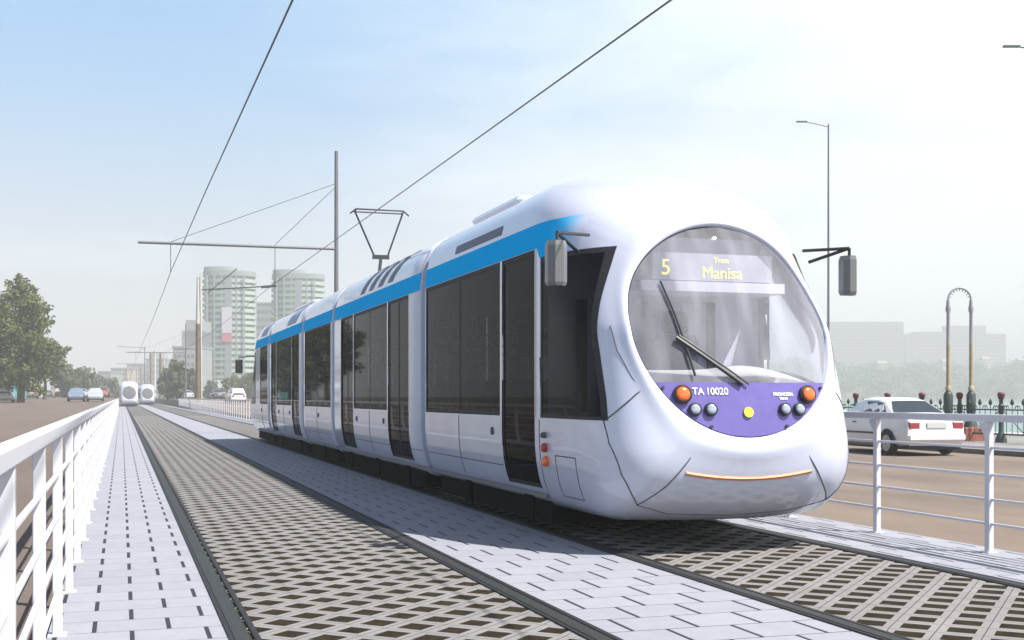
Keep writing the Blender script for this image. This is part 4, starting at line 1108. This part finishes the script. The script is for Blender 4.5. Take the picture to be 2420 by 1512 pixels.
for i,(u,v,wd,lab) in enumerate(((2085,862,22,'small white house in the wood right of the tram'),(2235,858,14,'tiny white house in the wood left of the arch lamp'),(2330,852,18,'white house in the wood right of the arch lamp'),(2412,855,14,'white house in the wood at the right edge'))):
    x,y,z=atD(u,v,930); w=wd/F*930
    r=empty('house',(x,y,z-6),-A); b=MB(); b.box(-w/2,w/2,0,6,0,7); wl=b.build('wall',mat('house_wall',(.62,.6,.56),.8),r)
    b=MB(); b.add([(-w/2-.4,-.5,7),(w/2+.4,-.5,7),(w/2+.4,6.5,7),(-w/2-.4,6.5,7),(-w/2,3,9.3),(w/2,3,9.3)],[(0,1,5,4),(2,3,4,5),(0,4,3),(1,2,5)]); b.build('roof',M['pink'],r)
    b=MB(); 
    for q in(-.3,0,.3): b.box(q*w-.5,q*w+.5,-.05,0,3.5,5)
    b.build('windows',M['glaze'],wl); tag(r,lab,'house','white houses across the lake')

# ------------------------------------------------------------------ haze
b=MB(); b.box(-1400,2300,-70,2500,-3.2,80); o=b.build('haze',None) if False else None
me=MB(); me.box(-1400,2300,-70,2500,-3.2,80)
hm=bpy.data.materials.new('haze'); hm.use_nodes=True; n=hm.node_tree.nodes; l=hm.node_tree.links; n.remove(n['Principled BSDF'])
pv=n.new('ShaderNodeVolumePrincipled'); pv.inputs['Color'].default_value=(.86,.88,.875,1); pv.inputs['Density'].default_value=.00130; pv.inputs['Anisotropy'].default_value=.0
l.new(pv.outputs['Volume'],n['Material Output'].inputs['Volume'])
o=me.build('haze',hm); o['kind']='stuff'; o['label']='pale summer haze in the air over the whole place'; o['category']='haze'

# ------------------------------------------------------------------ light, sky, camera
sun_dir=Vector((.475,-.50,1)).normalized()
el=math.asin(sun_dir.z); az=math.atan2(sun_dir.x,sun_dir.y)   # from +Y towards +X
sd=bpy.data.lights.new('sun','SUN'); sd.energy=5.0; sd.angle=R(.53); sd.color=(1,.96,.90)
so=bpy.data.objects.new('sun',sd); COL.objects.link(so); so.rotation_euler=sun_dir.to_track_quat('Z','Y').to_euler(); so.location=(20,-20,60)
w=bpy.data.worlds.new('World'); S.world=w; w.use_nodes=True; n=w.node_tree.nodes; l=w.node_tree.links
bg=n['Background']; bg.inputs['Strength'].default_value=.09
sky=n.new('ShaderNodeTexSky'); sky.sky_type='NISHITA'; sky.sun_disc=False; sky.sun_elevation=el; sky.sun_rotation=az; sky.air_density=1.0; sky.dust_density=1.5; sky.ozone_density=1.5
tc=n.new('ShaderNodeTexCoord'); sep=n.new('ShaderNodeSeparateXYZ'); l.new(tc.outputs['Generated'],sep.inputs[0])
def mth(op,a,b=None,c=None,clamp=False):
    q=n.new('ShaderNodeMath'); q.operation=op; q.use_clamp=clamp
    for i,vv in enumerate((a,b,c)):
        if vv is None: continue
        if hasattr(vv,'is_linked'): l.new(vv,q.inputs[i])
        else: q.inputs[i].default_value=vv
    return q.outputs[0]
# thin cirrus and a bright cloud bank on the right
mp=n.new('ShaderNodeMapping'); mp.inputs['Scale'].default_value=(1.6,1.6,6.0); mp.inputs['Rotation'].default_value=(0,R(12),0); l.new(tc.outputs['Generated'],mp.inputs['Vector'])
nz=n.new('ShaderNodeTexNoise'); nz.inputs['Scale'].default_value=2.2; nz.inputs['Detail'].default_value=9; nz.inputs['Roughness'].default_value=.6; nz.inputs['Distortion'].default_value=.5; l.new(mp.outputs['Vector'],nz.inputs['Vector'])
dirv=Vector((sa*math.cos(.0)+.0,ca,0)); 
side=n.new('ShaderNodeVectorMath'); side.operation='DOT_PRODUCT'; l.new(tc.outputs['Generated'],side.inputs[0]); side.inputs[1].default_value=(ca,-sa,0)   # to the right of the view
cl=n.new('ShaderNodeMapRange'); cl.interpolation_type='SMOOTHSTEP'; cl.inputs[1].default_value=-.30; cl.inputs[2].default_value=.40; l.new(mth('ADD',side.outputs['Value'],mth('MULTIPLY',mth('SUBTRACT',nz.outputs['Fac'],.5),.55)),cl.inputs[0])
cir=n.new('ShaderNodeMapRange'); cir.inputs[1].default_value=.55; cir.inputs[2].default_value=.80; cir.inputs[4].default_value=.45; l.new(nz.outputs['Fac'],cir.inputs[0])
hz=n.new('ShaderNodeMapRange'); hz.interpolation_type='SMOOTHSTEP'; hz.inputs[1].default_value=.30; hz.inputs[2].default_value=.0; hz.inputs[3].default_value=.0; hz.inputs[4].default_value=.85; l.new(sep.outputs['Z'],hz.inputs[0])
m1=n.new('ShaderNodeMixRGB'); l.new(sky.outputs['Color'],m1.inputs['Color1']); m1.inputs['Fac'].default_value=.75; m1.inputs['Color2'].default_value=(1.85,3.55,5.6,1)
m2=n.new('ShaderNodeMixRGB'); l.new(m1.outputs[0],m2.inputs['Color1']); m2.inputs['Color2'].default_value=(4.8,4.6,4.35,1); l.new(hz.outputs[0],m2.inputs['Fac'])
m3=n.new('ShaderNodeMixRGB'); l.new(m2.outputs[0],m3.inputs['Color1']); m3.inputs['Color2'].default_value=(6.6,7.0,7.15,1); l.new(mth('MAXIMUM',mth('MULTIPLY',cl.outputs[0],.95),cir.outputs[0],clamp=True),m3.inputs['Fac'])
zen=n.new('ShaderNodeMapRange'); zen.interpolation_type='SMOOTHSTEP'; zen.inputs[1].default_value=.33; zen.inputs[2].default_value=.62; l.new(sep.outputs['Z'],zen.inputs[0])
dk=n.new('ShaderNodeMixRGB'); dk.blend_type='MULTIPLY'; dk.inputs['Fac'].default_value=1; dk.inputs['Color2'].default_value=(.55,.60,.66,1); l.new(sky.outputs['Color'],dk.inputs['Color1'])
m4=n.new('ShaderNodeMixRGB'); l.new(zen.outputs[0],m4.inputs['Fac']); l.new(m3.outputs[0],m4.inputs['Color1']); l.new(dk.outputs[0],m4.inputs['Color2'])
l.new(m4.outputs[0],bg.inputs['Color'])

cam=bpy.data.cameras.new('camera'); co=bpy.data.objects.new('camera',cam); COL.objects.link(co)
co.location=(0,0,H); co.rotation_euler=(R(90),0,-A); cam.sensor_width=36; cam.lens=36*F/2419; cam.shift_y=(V0-756)/2419; cam.clip_start=.05; cam.clip_end=6000
S.camera=co
S.view_settings.view_transform='Standard'; S.view_settings.look='None'; S.view_settings.exposure=1.0; S.view_settings.gamma=1
S.cycles.use_denoising=True; S.cycles.max_bounces=8; S.cycles.transparent_max_bounces=12; S.cycles.volume_bounces=0; S.cycles.sample_clamp_indirect=6
S.render.engine='CYCLES'
